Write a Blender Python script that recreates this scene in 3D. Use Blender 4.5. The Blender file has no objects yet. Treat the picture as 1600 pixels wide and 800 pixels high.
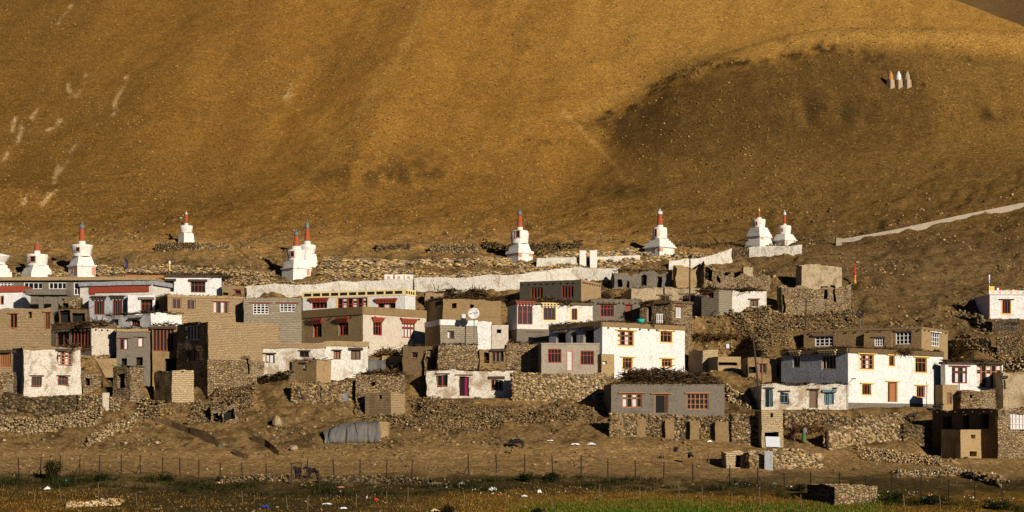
import bpy, math, random
import numpy as np
from mathutils import Vector

# ------------------------------------------------------------------ camera, light, exposure
SC = bpy.context.scene
F = 3000.0            # focal length in photo pixels (photo 1600 x 800)
PXC, PYH = 800.0, 680.0
cam_d = bpy.data.cameras.new("camera"); cam = bpy.data.objects.new("camera", cam_d)
SC.collection.objects.link(cam); SC.camera = cam
cam.location = (0, 0, 0); cam.rotation_euler = (math.radians(90), 0, 0)
cam_d.sensor_width = 36.0; cam_d.lens = F / 1600.0 * 36.0
cam_d.shift_y = (PYH - 400.0) / 1600.0
cam_d.clip_start = 1.0; cam_d.clip_end = 5000.0

SUN_EL, SUN_AZ = 18.0, 33.0     # azimuth: degrees right of straight-behind-the-camera
world = bpy.data.worlds.new("World"); SC.world = world; world.use_nodes = True
wn = world.node_tree.nodes; wl = world.node_tree.links
bg = wn["Background"]; sky = wn.new("ShaderNodeTexSky"); sky.sky_type = 'NISHITA'
sky.sun_disc = False; sky.altitude = 4200; sky.air_density = 0.3; sky.dust_density = 0.0; sky.ozone_density = 1.0; sky.sun_elevation = math.radians(SUN_EL)
sky.sun_rotation = math.radians(180 - SUN_AZ)
wl.new(sky.outputs[0], bg.inputs[0]); bg.inputs[1].default_value = 0.05
sd = bpy.data.lights.new("sun", 'SUN'); sd.energy = 5.0; sd.angle = math.radians(0.5)
sd.color = (1.0, 0.91, 0.77)
sun = bpy.data.objects.new("sun", sd); SC.collection.objects.link(sun)
_az = math.radians(SUN_AZ); _el = math.radians(SUN_EL)
SUNV = Vector((math.sin(_az) * math.cos(_el), -math.cos(_az) * math.cos(_el), math.sin(_el)))
sun.rotation_euler = SUNV.to_track_quat('Z', 'Y').to_euler()
sun.location = (60, -60, 60)
SC.view_settings.view_transform = 'Standard'; SC.view_settings.look = 'None'
SC.view_settings.exposure = 0.2; SC.view_settings.gamma = 1.0
SC.cycles.max_bounces = 4; SC.cycles.diffuse_bounces = 1; SC.cycles.glossy_bounces = 2

rnd = random.Random(7); RS = np.random.RandomState(11)
COL = SC.collection

# ------------------------------------------------------------------ naming helpers
def tag(o, label=None, cat=None, group=None, kind=None):
    if label: o["label"] = label; kind = kind or 'thing'
    if cat: o["category"] = cat
    if group: o["group"] = group
    if kind: o["kind"] = kind
    return o
def empty(name, loc, label, cat, group=None):
    o = bpy.data.objects.new(name, None); COL.objects.link(o); o.location = loc
    o.empty_display_size = 0.3
    return tag(o, label, cat, group)

# ------------------------------------------------------------------ mesh helpers
def mesh_obj(name, V, Fc, mats, parent=None, origin=(0, 0, 0), mi=None, smooth=False, col=None, parent_origin=None):
    """V world coordinates; the object sits at origin; a child keeps its mesh in the root's frame."""
    V = np.asarray(V, dtype=np.float64)
    po = origin
    if parent is not None:
        po = root_loc(parent)
    V = V - np.array(po, dtype=np.float64)
    me = bpy.data.meshes.new(name)
    if isinstance(Fc, np.ndarray):
        n, k = Fc.shape
        me.vertices.add(len(V)); me.vertices.foreach_set("co", V.astype(np.float32).ravel())
        me.loops.add(n * k); me.loops.foreach_set("vertex_index", Fc.astype(np.int32).ravel())
        me.polygons.add(n); me.polygons.foreach_set("loop_start", np.arange(0, n * k, k, dtype=np.int32))
        me.update(calc_edges=True)
    else:
        me.from_pydata([tuple(v) for v in V], [], Fc); me.update()
    if not isinstance(mats, (list, tuple)): mats = [mats]
    for m in mats: me.materials.append(m)
    if mi is not None: me.polygons.foreach_set("material_index", np.asarray(mi, dtype=np.int32))
    # metre-true uv: u along the horizontal tangent of each face, v up
    nl = len(me.loops); npoly = len(me.polygons)
    if nl < 3000000:
        uv = me.uv_layers.new(name="uv")
        nor = np.empty(npoly * 3, np.float32); me.polygons.foreach_get("normal", nor); nor = nor.reshape(-1, 3)
        lt = np.empty(npoly, np.int32); me.polygons.foreach_get("loop_total", lt)
        li = np.empty(nl, np.int32); me.loops.foreach_get("vertex_index", li)
        pn = np.repeat(nor, lt, axis=0); co = (V + np.array(po))[li]
        hl = np.hypot(pn[:, 0], pn[:, 1]); flat = np.abs(pn[:, 2]) > 0.85
        tx = np.where(hl > 1e-6, -pn[:, 1] / np.maximum(hl, 1e-6), 1.0); ty = np.where(hl > 1e-6, pn[:, 0] / np.maximum(hl, 1e-6), 0.0)
        u = np.where(flat, co[:, 0], co[:, 0] * tx + co[:, 1] * ty); v = np.where(flat, co[:, 1], co[:, 2])
        uv.data.foreach_set("uv", np.stack([u, v], 1).astype(np.float32).ravel())
    if col is not None:
        ca = me.color_attributes.new("col", 'FLOAT_COLOR', 'POINT')
        c4 = np.ones((len(V), 4), np.float32); c4[:, :3] = col
        ca.data.foreach_set("color", c4.ravel())
    if smooth: me.polygons.foreach_set("use_smooth", np.ones(npoly, bool))
    o = bpy.data.objects.new(name, me); COL.objects.link(o)
    if parent is not None: o.parent = parent
    else: o.location = origin
    return o
def root_loc(o):
    x = Vector((0, 0, 0))
    while o is not None:
        x += o.location; o = o.parent
    return tuple(x)

class MB:
    def __init__(s): s.V = []; s.F = []; s.M = []
    def quad(s, a, b, c, d, m=0):
        i = len(s.V); s.V += [tuple(a), tuple(b), tuple(c), tuple(d)]; s.F.append((i, i+1, i+2, i+3)); s.M.append(m)
    def poly(s, pts, m=0):
        i = len(s.V); s.V += [tuple(p) for p in pts]; s.F.append(tuple(range(i, i+len(pts)))); s.M.append(m)
    def hexa(s, p, m=0):
        """8 points: bottom 4 (ccw from above) then top 4"""
        i = len(s.V); s.V += [tuple(q) for q in p]
        for f in ((3,2,1,0),(4,5,6,7),(0,1,5,4),(1,2,6,5),(2,3,7,6),(3,0,4,7)):
            s.F.append(tuple(i+k for k in f)); s.M.append(m)
    def box(s, c, sx, sy, sz, rot=0.0, m=0, taper=1.0):
        """centre of the base c, full sizes"""
        ca, sa = math.cos(rot), math.sin(rot); P = []
        for k, zz in ((1.0, 0.0), (taper, sz)):
            for dx, dy in ((-1,-1),(1,-1),(1,1),(-1,1)):
                x, y = dx*sx/2*k, dy*sy/2*k
                P.append((c[0]+x*ca-y*sa, c[1]+x*sa+y*ca, c[2]+zz))
        s.hexa(P, m)
    def tube(s, a, b, r0, r1=None, n=6, m=0, caps=True):
        a = Vector(a); b = Vector(b); r1 = r0 if r1 is None else r1
        d = (b-a).normalized(); u = d.orthogonal().normalized(); w = d.cross(u); i = len(s.V)
        for c, r in ((a, r0), (b, r1)):
            for k in range(n):
                t = 2*math.pi*k/n; s.V.append(tuple(c+(u*math.cos(t)+w*math.sin(t))*r))
        for k in range(n):
            k2 = (k+1) % n; s.F.append((i+k, i+k2, i+n+k2, i+n+k)); s.M.append(m)
        if caps:
            s.F.append(tuple(i+k for k in reversed(range(n)))); s.M.append(m)
            s.F.append(tuple(i+n+k for k in range(n))); s.M.append(m)
    def lathe(s, c, prof, n=20, m=0):
        i = len(s.V)
        for r, z in prof:
            for k in range(n):
                t = 2*math.pi*k/n; s.V.append((c[0]+r*math.cos(t), c[1]+r*math.sin(t), c[2]+z))
        for j in range(len(prof)-1):
            for k in range(n):
                k2 = (k+1) % n; s.F.append((i+j*n+k, i+j*n+k2, i+(j+1)*n+k2, i+(j+1)*n+k)); s.M.append(m)
        s.F.append(tuple(i+(len(prof)-1)*n+k for k in range(n))); s.M.append(m)
    def build(s, name, mats, parent=None, origin=(0,0,0), smooth=False):
        return mesh_obj(name, s.V, s.F, mats, parent, origin, s.M, smooth)

# ------------------------------------------------------------------ numpy noise
def _h(i, j, s):
    n = (i.astype(np.int64)*374761393 + j.astype(np.int64)*668265263 + s*1274126177) & 0xffffffff
    n = ((n ^ (n >> 13))*1274126177) & 0xffffffff
    return ((n ^ (n >> 16)) & 0xffffff)/float(0xffffff)
def vnoise(x, y, s=0):
    x = np.asarray(x, float); y = np.asarray(y, float)
    i = np.floor(x); j = np.floor(y); fx = x-i; fy = y-j; fx = fx*fx*(3-2*fx); fy = fy*fy*(3-2*fy)
    a = _h(i, j, s); b = _h(i+1, j, s); c = _h(i, j+1, s); d = _h(i+1, j+1, s)
    return (a*(1-fx)+b*fx)*(1-fy)+(c*(1-fx)+d*fx)*fy*1.0 - 0.5
def fbm(x, y, s=0, o=4):
    t = 0.0; a = 1.0; x = np.asarray(x, float); y = np.asarray(y, float)
    for k in range(o):
        t = t + a*vnoise(x, y, s+k*17); a *= 0.5; x = x*2.03+3.1; y = y*2.03+1.7
    return t
def sstep(a, b, x):
    t = np.clip((x-a)/(b-a), 0, 1); return t*t*(3-2*t)

# ------------------------------------------------------------------ terrain
_PY = np.array([-400,0,100,139,165,178,225,232,240,256,277,300,326,420,520,700,1200], float)
_PZ = np.array([-30,-18,-9.6,-5.56,-2.2,2.37,21,22.8,24.8,32.4,44.3,58,73.9,131,180,215,240], float)
def prof(Y):
    w = 3.0
    return (np.interp(Y-w, _PY, _PZ)+2*np.interp(Y, _PY, _PZ)+np.interp(Y+w, _PY, _PZ))/4
def gau(x, c, s): return np.exp(-((x-c)/s)**2)
BANKS = []
def natural(x, Y):
    x = np.asarray(x, float); Y = np.asarray(Y, float)
    z = prof(Y)
    hill = sstep(242, 268, Y)
    q = x-0.134*(Y-250)
    # folds that run down the mountain
    z = z+hill*(1.5*gau(q, -24, 7)-1.3*gau(q, -40, 9)+1.3*gau(q, -56, 8)+1.3*fbm(q/22.0, Y/120.0, 5, 2))
    # dark spur on the right with a rounded crest, gully left of it
    yc = 283+0.10*(x-45)
    back = np.where(Y > yc, 15.0, 26.0)
    z = z+10.5*np.exp(-((Y-yc)/back)**2)*sstep(-4, 50, x)*(1-0.3*sstep(60, 100, x))
    z = z-3.0*gau(x-0.35*(Y-262)-9, 0, 8)*hill*(1-sstep(285, 305, Y))
    z = z+3.5*gau(Y, 243, 13)*sstep(34, 75, x)
    cap = 74.6-(x-76.0)*0.85
    over = z-cap
    z = z-np.where(over > -3, np.where(over > 3, over, (over+3)**2/12.0), 0)*0.92
    # eroded bank far left
    z = z+2.4*gau(x, -66, 7)*sstep(247.5, 249.5, Y)*(1-sstep(249.5, 262, Y))
    # relief of the village slope
    v = 1-hill
    z = z+v*sstep(165, 176, Y)*(1.1*fbm(x/7.0, Y/5.0, 31, 5)+0.7*np.abs(fbm(x/2.6, Y/2.2, 33, 4)))+v*.25*fbm(x/9.0, Y/7.0, 35, 3)+hill*0.5*fbm(x/5.0, Y/8.0, 41, 4)+0.05*fbm(x/0.9, Y/0.9, 51, 3)*(1+v)+.30*v*sstep(168, 178, Y)*np.maximum(0, fbm(x/1.1, Y/1.0, 57, 4))
    # dirt mound left of centre, spoil heaps
    z = z+1.5*gau(x, -21.5, 3.2)*gau(Y, 181, 3.0)+1.2*gau(x, 20.5, 3.5)*gau(Y, 203, 5)
    for (ax, ay, bx, by, hh) in BANKS:
        dx, dy = bx-ax, by-ay; L_ = math.hypot(dx, dy); dx /= L_; dy /= L_
        t = (x-ax)*dx+(Y-ay)*dy; d = -(x-ax)*dy+(Y-ay)*dx
        if dy < 0: pass
        z = z-hh*1.1*(1-sstep(-.08, .18, d))*sstep(-2.2, -.25, d)*sstep(-.5, 1.0, t)*(1-sstep(L_-1, L_+.3, t))
    return z
PADS = []
def hz(x, Y):
    x = np.asarray(x, float); Y = np.asarray(Y, float)
    z = natural(x, Y)
    for (x0, x1, y0, y1, zz, fo) in PADS:
        dx = np.maximum(np.maximum(x0-x, x-x1), 0); dy = np.maximum(np.maximum(y0-Y, Y-y1), 0)
        d = np.hypot(dx, dy)
        if np.min(d) > fo: continue
        w = 1-sstep(0, fo, d)
        z = z*(1-w)+(zz+0.06*fbm(x/1.2, Y/1.2, 77, 3))*w
    return z
_MY = np.arange(60, 520, 0.2)
def gpt(px, py, f=None):
    """point of the ground seen at photo pixel (px, py)"""
    f = f or hz
    X = (px-PXC)/F; v = (PYH-py)/F
    z = f(X*_MY, _MY)-v*_MY
    k = np.nonzero(z >= 0)[0]
    i = k[0] if len(k) else len(_MY)-1
    if i > 0 and z[i] != z[i-1]:
        t = z[i-1]/(z[i-1]-z[i]); Yv = _MY[i-1]+0.2*t
    else: Yv = _MY[i]
    return (X*Yv, Yv, v*Yv)
_b = []
for (p0, p1, hh) in ():
    a_ = gpt(*p0, f=natural); b_ = gpt(*p1, f=natural); _b.append((a_[0], a_[1], b_[0], b_[1], hh))
BANKS += _b
def at(px, py, Y): return ((px-PXC)/F*Y, Y, (PYH-py)/F*Y)
# ------------------------------------------------------------------ materials
class NT:
    def __init__(s, name):
        s.m = bpy.data.materials.new(name); s.m.use_nodes = True
        s.t = s.m.node_tree; s.n = s.t.nodes; s.b = s.n["Principled BSDF"]
        s.b.inputs["Roughness"].default_value = 0.9
        s.b.inputs["Specular IOR Level"].default_value = 0.04
    def N(s, typ, **kw):
        n = s.n.new(typ)
        for k, v in kw.items(): setattr(n, k, v)
        return n
    def L(s, a, b): s.t.links.new(a, b)
    def coord(s, kind="Object", scale=(1, 1, 1)):
        if kind == "UV":
            c = s.N("ShaderNodeUVMap"); o = c.outputs[0]
        else:
            c = s.N("ShaderNodeTexCoord"); o = c.outputs[kind]
        mp = s.N("ShaderNodeMapping"); mp.inputs["Scale"].default_value = scale
        s.L(o, mp.inputs[0]); return mp.outputs[0]
    def noise(s, vec, scale, detail=4, rough=0.6, dist=0.0):
        n = s.N("ShaderNodeTexNoise"); n.inputs["Scale"].default_value = scale
        n.inputs["Detail"].default_value = detail; n.inputs["Roughness"].default_value = rough
        n.inputs["Distortion"].default_value = dist
        s.L(vec, n.inputs["Vector"]); return n.outputs["Fac"]
    def ramp(s, fac, stops):
        r = s.N("ShaderNodeValToRGB"); e = r.color_ramp.elements
        while len(e) < len(stops): e.new(0.5)
        for i, (p, c) in enumerate(stops):
            e[i].position = p; e[i].color = (c, c, c, 1) if not hasattr(c, "__len__") else (c[0], c[1], c[2], 1)
        s.L(fac, r.inputs[0]); return r.outputs[0]
    def mix(s, fac, a, b, mode='MIX'):
        n = s.N("ShaderNodeMix", data_type='RGBA', blend_type=mode)
        for sock, v in ((n.inputs[0], fac), (n.inputs[6], a), (n.inputs[7], b)):
            if isinstance(v, (int, float)): sock.default_value = v if sock is n.inputs[0] or sock.type == 'VALUE' else (v, v, v, 1)
            elif isinstance(v, (tuple, list)): sock.default_value = (v[0], v[1], v[2], 1)
            else: s.L(v, sock)
        return n.outputs[2]
    def bump(s, h, strength=0.5, dist=0.05):
        n = s.N("ShaderNodeBump"); n.inputs["Strength"].default_value = strength
        n.inputs["Distance"].default_value = dist; s.L(h, n.inputs["Height"])
        s.L(n.outputs[0], s.b.inputs["Normal"])
    def base(s, c):
        if isinstance(c, (tuple, list)): s.b.inputs["Base Color"].default_value = (c[0], c[1], c[2], 1)
        else: s.L(c, s.b.inputs["Base Color"])

def plain(name, c, rough=0.8, var=0.25, sc=3.0, spec=0.2):
    t = NT(name); v = t.coord("Object")
    f = t.noise(v, sc, 4)
    t.base(t.mix(f, [k*(1-var) for k in c], [min(1, k*(1+var)) for k in c]))
    t.b.inputs["Roughness"].default_value = rough; t.b.inputs["Specular IOR Level"].default_value = spec
    return t.m
EARTH = ('mud', 'clay', 'cement', 'concrete')
def warm(c, k=.80): return tuple(min(1, x_*k*y_) for x_, y_ in zip(c, (.98, .915, .80)))
def plaster(name, c, c2, stain, amt=0.5, streak=0.5, bump=0.06):
    if any(w in name for w in ('mud', 'cement')): c, c2, stain = warm(c), warm(c2), warm(stain)
    else: stain = warm(stain, .9)
    """rendered or washed wall: mottling, vertical run marks and patches where the mud shows"""
    t = NT(name); v = t.coord("Object"); uv = t.coord("UV")
    base = t.mix(t.noise(v, 1.3, 5, 0.65), c, c2)
    sv = t.coord("UV", (5.0, 0.35, 1))
    st = t.ramp(t.noise(sv, 1.0, 4, 0.7), [(0.52, 0), (0.70, 1)])
    base = t.mix(t.mix(st, 0.0, streak), base, stain)
    pt = t.ramp(t.noise(v, 0.9, 6, 0.68, 0.6), [(0.62-0.22*amt, 0), (0.70-0.16*amt, 1)])
    base = t.mix(t.mix(pt, 0.0, min(1.0, 0.3+amt*0.7)), base, stain)
    base = t.mix(t.ramp(t.noise(v, 9, 3, 0.6), [(0.36, 0.45), (0.50, 0)]), base, [k*0.4 for k in stain])
    t.base(base); t.bump(t.noise(v, 5, 6, 0.75), 1.0, bump)
    return t.m
def bricky(name, c1, c2, mortar, w=0.34, h=0.16, zcut=None):
    c1, c2, mortar = warm(c1, 1.02), warm(c2, 1.0), warm(mortar, .6)
    t = NT(name); v = t.coord("Object"); uv = t.coord("UV")
    b = t.N("ShaderNodeTexBrick"); b.inputs["Scale"].default_value = 1.0
    b.inputs["Brick Width"].default_value = w; b.inputs["Row Height"].default_value = h
    b.inputs["Mortar Size"].default_value = 0.022; b.inputs["Mortar Smooth"].default_value = 0.3; b.inputs["Bias"].default_value = 0.1
    b.inputs["Color1"].default_value = (*c1, 1); b.inputs["Color2"].default_value = (*c2, 1); b.inputs["Mortar"].default_value = (*mortar, 1)
    dn = t.N("ShaderNodeTexNoise"); dn.inputs["Scale"].default_value = 2.5; t.L(uv, dn.inputs["Vector"])
    dm = t.N("ShaderNodeMix", data_type='RGBA', blend_type='LINEAR_LIGHT'); dm.inputs[0].default_value = 0.09
    t.L(uv, dm.inputs[6]); t.L(dn.outputs["Color"], dm.inputs[7]); t.L(dm.outputs[2], b.inputs["Vector"])
    col = t.mix(t.ramp(t.noise(v, 0.8, 6, 0.75, .5), [(0.38, 0.0), (0.62, 0.75)]), b.outputs["Color"], [k*0.62 for k in c1])
    t.base(col)
    hgt = t.mix(0.35, t.ramp(b.outputs["Fac"], [(0, 1), (1, 0)]), t.noise(v, 8, 4, 0.7))
    t.bump(hgt, 0.8, 0.06); return t.m
def stony(name, tones, su=3.2, sv=5.2, edge=(0.03, 0.022, 0.014), plast=None):
    """laid rubble: cells with their own stone colour, dark gaps"""
    tones = [warm(q, .85) for q in tones]
    t = NT(name); v = t.coord("Object"); uv = t.coord("UV", (su, sv, 1))
    dn = t.N("ShaderNodeTexNoise"); dn.inputs["Scale"].default_value = 1.2; dn.inputs["Detail"].default_value = 3; t.L(uv, dn.inputs["Vector"])
    dm = t.N("ShaderNodeMix", data_type='RGBA', blend_type='LINEAR_LIGHT'); dm.inputs[0].default_value = 0.35
    t.L(uv, dm.inputs[6]); t.L(dn.outputs["Color"], dm.inputs[7])
    vo = t.N("ShaderNodeTexVoronoi", voronoi_dimensions='2D'); vo.inputs["Scale"].default_value = 1.0; t.L(dm.outputs[2], vo.inputs["Vector"])
    ve = t.N("ShaderNodeTexVoronoi", voronoi_dimensions='2D', feature='DISTANCE_TO_EDGE'); ve.inputs["Scale"].default_value = 1.0; t.L(dm.outputs[2], ve.inputs["Vector"])
    sp = t.N("ShaderNodeSeparateColor"); t.L(vo.outputs["Color"], sp.inputs[0])
    k = len(tones); col = t.ramp(sp.outputs[0], [(i/(k-1), c) for i, c in enumerate(tones)])
    em = t.ramp(ve.outputs["Distance"], [(0.02, 1), (0.13, 0)])
    col = t.mix(em, col, edge)
    if plast:
        pm = t.ramp(t.noise(v, 0.8, 5, 0.7), [(0.5, 0), (0.58, 1)]); col = t.mix(t.mix(pm, 0.0, 0.85), col, plast)
    col = t.mix(t.ramp(t.noise(v, 6, 4, 0.7), [(0.3, 0.4), (0.6, 0)]), col, [0.05, 0.035, 0.02])
    t.base(col)
    hh = t.mix(0.3, t.ramp(ve.outputs["Distance"], [(0.0, 0), (0.25, 1)]), sp.outputs[1])
    t.bump(hh, 1.0, 0.10); return t.m

M = {}
M['white'] = plaster('whitewash', (.78, .76, .72), (.66, .63, .58), (.46, .39, .30), 0.16, 0.35, .09)
M['white2'] = plaster('streaked whitewash', (.74, .70, .63), (.62, .56, .47), (.34, .25, .16), 0.30, 0.45)
M['whiteold'] = plaster('worn whitewash', (.74, .69, .61), (.55, .47, .36), (.33, .23, .13), 0.62, 0.55, 0.12)
M['washwall'] = plaster('lime wash on rubble', (.78, .73, .64), (.66, .59, .48), (.36, .27, .16), 0.42, 0.5, 0.22)
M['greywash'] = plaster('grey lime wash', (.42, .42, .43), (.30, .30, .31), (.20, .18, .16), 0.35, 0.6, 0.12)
M['cream'] = plaster('cream render', (.60, .52, .42), (.50, .42, .32), (.32, .23, .14), 0.25, 0.4)
M['pinkish'] = plaster('pale cement render', (.48, .42, .36), (.40, .35, .30), (.28, .22, .16), 0.25, 0.3)
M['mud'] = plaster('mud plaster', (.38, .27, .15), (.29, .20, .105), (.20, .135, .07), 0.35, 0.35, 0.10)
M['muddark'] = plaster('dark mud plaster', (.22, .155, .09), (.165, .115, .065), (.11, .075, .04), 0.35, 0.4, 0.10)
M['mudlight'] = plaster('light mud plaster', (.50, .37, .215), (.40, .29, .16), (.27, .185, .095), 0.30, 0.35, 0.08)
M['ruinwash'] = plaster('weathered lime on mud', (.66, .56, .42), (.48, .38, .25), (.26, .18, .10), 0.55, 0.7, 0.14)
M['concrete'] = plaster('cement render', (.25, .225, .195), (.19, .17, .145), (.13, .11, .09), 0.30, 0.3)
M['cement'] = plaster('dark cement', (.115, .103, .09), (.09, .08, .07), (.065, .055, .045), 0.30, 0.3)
M['brick'] = bricky('mud brick', (.43, .32, .20), (.33, .24, .145), (.22, .155, .09))
M['brickgrey'] = bricky('grey block', (.34, .30, .24), (.28, .245, .19), (.19, .16, .12), 0.42, 0.19)
M['brickpale'] = bricky('pale adobe brick', (.52, .42, .28), (.43, .33, .21), (.21, .15, .085), 0.36, 0.18)
TAN = [(.12, .085, .05), (.32, .225, .12), (.45, .33, .19), (.24, .18, .115), (.54, .41, .25), (.36, .25, .13)]
DRK = [(.07, .055, .04), (.15, .12, .085), (.22, .17, .11), (.11, .09, .07), (.28, .22, .15)]
M['stone'] = stony('laid rubble stone', TAN)
M['stonemud'] = stony('rubble stone in mud', TAN, plast=(.32, .235, .14))
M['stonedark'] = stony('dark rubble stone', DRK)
M['brickstone'] = None
M['stonewhite'] = stony('whitewashed rubble', [(.62, .57, .48), (.74, .69, .60), (.5, .42, .31), (.70, .64, .54)], edge=(.30, .24, .17), plast=(.70, .64, .54))
M['cliff'] = plain('orange earth', (.27, .165, .065), 0.95, 0.35, 1.5, .03)
M['red'] = plain('red painted wood', (.27, .05, .024), 0.6)
M['redbrown'] = plain('red brown wood', (.20, .05, .025), 0.6)
M['orange'] = plain('orange varnished wood', (.32, .125, .045), 0.55)
M['wood'] = plain('weathered wood', (.16, .10, .06), 0.8)
M['wooddark'] = plain('dark wood', (.055, .035, .022), 0.8)
M['woodpale'] = plain('pale wood', (.42, .30, .17), 0.8)
M['framewhite'] = plain('white window paint', (.66, .62, .58), 0.6, 0.1)
M['yellow'] = plain('yellow ochre paint', (.72, .46, .10), 0.8, 0.15)
M['paleyellow'] = plain('pale yellow paint', (.72, .56, .26), 0.8, 0.15)
M['green'] = plain('green paint', (.03, .14, .05), 0.6)
M['teal'] = plain('faded teal paint', (.10, .16, .17), 0.7)
M['glass'] = plain('window glass', (.008, .008, .008), 0.35, 0.2, 3.0, 0.12)
M['void'] = plain('dark interior', (.012, .010, .008), 0.9)
M['curtain'] = plain('curtain cloth', (.55, .50, .47), 0.9, 0.2)
M['black'] = plain('black paint', (.015, .013, .012), 0.7)
M['spirered'] = plaster('red spire paint', (.42, .10, .045), (.34, .075, .03), (.28, .10, .06), 0.2, 0.3, 0.03)
M['stupawhite'] = plaster('stupa limewash', (.80, .76, .69), (.70, .65, .57), (.45, .36, .26), 0.22, 0.25, 0.06)
M['salmon'] = plain('faded red ochre', (.50, .22, .13), 0.9, 0.3, 5)
M['metal'] = plain('dull zinc', (.13, .14, .13), 0.5, 0.3)
M['iron'] = plain('rusty iron', (.022, .014, .010), 0.8)
M['gold'] = plain('gilt metal', (.55, .33, .08), 0.35)
M['sheet'] = plain('pale sheet metal', (.52, .55, .58), 0.5, 0.12)
M['tarp'] = plaster('grey tarpaulin', (.10, .10, .105), (.16, .145, .13), (.22, .18, .13), 0.4, 0.4, 0.05)
M['canvas'] = plaster('canvas', (.34, .29, .21), (.25, .20, .14), (.18, .13, .08), 0.3, 0.6, 0.05)
M['fur'] = plain('black coat', (.012, .010, .009), 0.8)
M['furbrown'] = plain('dark brown coat', (.035, .024, .016), 0.85)
M['bluecloth'] = plain('dark blue cloth', (.02, .03, .12), 0.9)
M['magenta'] = plain('magenta cloth', (.20, .01, .06), 0.8)
M['flag_orange'] = plain('orange cloth', (.75, .24, .02), 0.8, 0.15)
M['flag_red'] = plain('red cloth', (.60, .03, .02), 0.8, 0.15)
M['aqua'] = plain('turquoise plastic', (.02, .42, .36), 0.4, 0.1)
M['solar'] = plain('solar cells', (.012, .014, .03), 0.15, 0.1)
M['skin'] = plain('skin', (.22, .11, .07), 0.6, 0.1)
M['darkcloth'] = plain('dark maroon cloth', (.045, .015, .018), 0.9)
M['greycloth'] = plain('grey blue cloth', (.13, .15, .18), 0.9)
M['greencloth'] = plain('green cloth', (.06, .14, .04), 0.9)
M['whitecloth'] = plain('white plastic sheet', (.75, .72, .72), 0.6, 0.1)
M['bluetarp'] = plain('blue plastic', (.02, .04, .25), 0.5, 0.1)
M['ochrestone'] = plaster('ochre clay render', (.50, .24, .08), (.40, .2, .07), (.35, .2, .1), 0.2, 0.2)
M['palestone'] = plaster('pale clay render', (.42, .31, .19), (.34, .25, .15), (.35, .25, .15), 0.3, 0.2)

def attr_mat(name, rough=0.9, nz=8.0, bump=0.03, lo=0.7):
    t = NT(name); a = t.N("ShaderNodeVertexColor"); a.layer_name = "col"
    f = t.noise(t.coord("Object"), nz, 4, 0.7)
    t.base(t.mix(1.0, a.outputs[0], t.ramp(f, [(0.3, lo), (0.65, 1.1)]), 'MULTIPLY')); t.b.inputs["Roughness"].default_value = rough
    if bump: t.bump(f, 0.8, bump)
    return t.m
M['rock'] = attr_mat('loose stone'); M['twig'] = attr_mat('dry brushwood', nz=20, bump=0); M['leaf'] = attr_mat('grass and leaves', nz=3, bump=0, lo=0.8)
M['litter'] = attr_mat('litter', nz=5, bump=0, lo=0.85)

# ground: region colour from the mesh, gravel, clods and pale chips on top
t = NT('gravel slope'); a = t.N("ShaderNodeVertexColor"); a.layer_name = "col"
wv = t.coord("Object")
v1 = t.N("ShaderNodeTexVoronoi"); v1.inputs["Scale"].default_value = 4.6; t.L(wv, v1.inputs["Vector"])
s1 = t.N("ShaderNodeSeparateColor"); t.L(v1.outputs["Color"], s1.inputs[0])
g1 = t.ramp(s1.outputs[0], [(0.0, 0.55), (0.3, 0.85), (0.6, 1.0), (0.9, 1.15), (0.97, 1.35), (1.0, 1.9)])
n2 = t.ramp(t.noise(wv, 0.35, 6, 0.7), [(0.3, 0.88), (0.7, 1.1)])
n3 = t.ramp(t.noise(wv, 4.5, 6, 0.85), [(0.32, 0.55), (0.5, 1.0), (0.68, 1.35)])
c = t.mix(1.0, a.outputs[0], g1, 'MULTIPLY'); c = t.mix(1.0, c, n2, 'MULTIPLY'); c = t.mix(1.0, c, n3, 'MULTIPLY')
t.base(c)
hh = t.mix(0.5, t.noise(wv, 5.0, 6, 0.75), s1.outputs[1])
t.bump(hh, 1.0, 0.15); M['ground'] = t.m
# ------------------------------------------------------------------ vectorised stones, sticks, leaves
_CUBE = np.array([(-1,-1,-1),(1,-1,-1),(1,1,-1),(-1,1,-1),(-1,-1,1),(1,-1,1),(1,1,1),(-1,1,1)], float)
_CF = np.array([(3,2,1,0),(4,5,6,7),(0,1,5,4),(1,2,6,5),(2,3,7,6),(3,0,4,7)])
def stones_geo(P, S, rot=None, jit=0.32, rs=RS):
    """P (n,3) centres, S (n,3) half sizes -> verts (n*8,3), quads"""
    n = len(P); V = _CUBE[None]*(1+rs.uniform(-jit, jit, (n, 8, 3)))
    V[:, 4:, :2] *= rs.uniform(0.55, 0.95, (n, 1, 1))
    V = V*S[:, None, :]
    a = rs.uniform(0, 2*math.pi, n) if rot is None else rot+rs.uniform(-0.25, 0.25, n)
    c, s = np.cos(a)[:, None], np.sin(a)[:, None]
    x = V[:, :, 0]*c-V[:, :, 1]*s; y = V[:, :, 0]*s+V[:, :, 1]*c
    t = rs.uniform(-0.3, 0.3, n)[:, None]; z = V[:, :, 2]+x*t*0.5
    V = np.stack([x, y, z], 2)+P[:, None, :]
    Fq = (_CF[None]+(np.arange(n)*8)[:, None, None]).reshape(-1, 4)
    return V.reshape(-1, 3), Fq
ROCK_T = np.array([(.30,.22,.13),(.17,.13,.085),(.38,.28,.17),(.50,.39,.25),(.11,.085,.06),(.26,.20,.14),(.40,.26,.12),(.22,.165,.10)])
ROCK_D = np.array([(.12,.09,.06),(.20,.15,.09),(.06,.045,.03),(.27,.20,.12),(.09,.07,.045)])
ROCK_L = np.array([(.52,.42,.29),(.42,.32,.20),(.60,.50,.38),(.20,.15,.09),(.46,.32,.15),(.30,.22,.13)])
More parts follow.
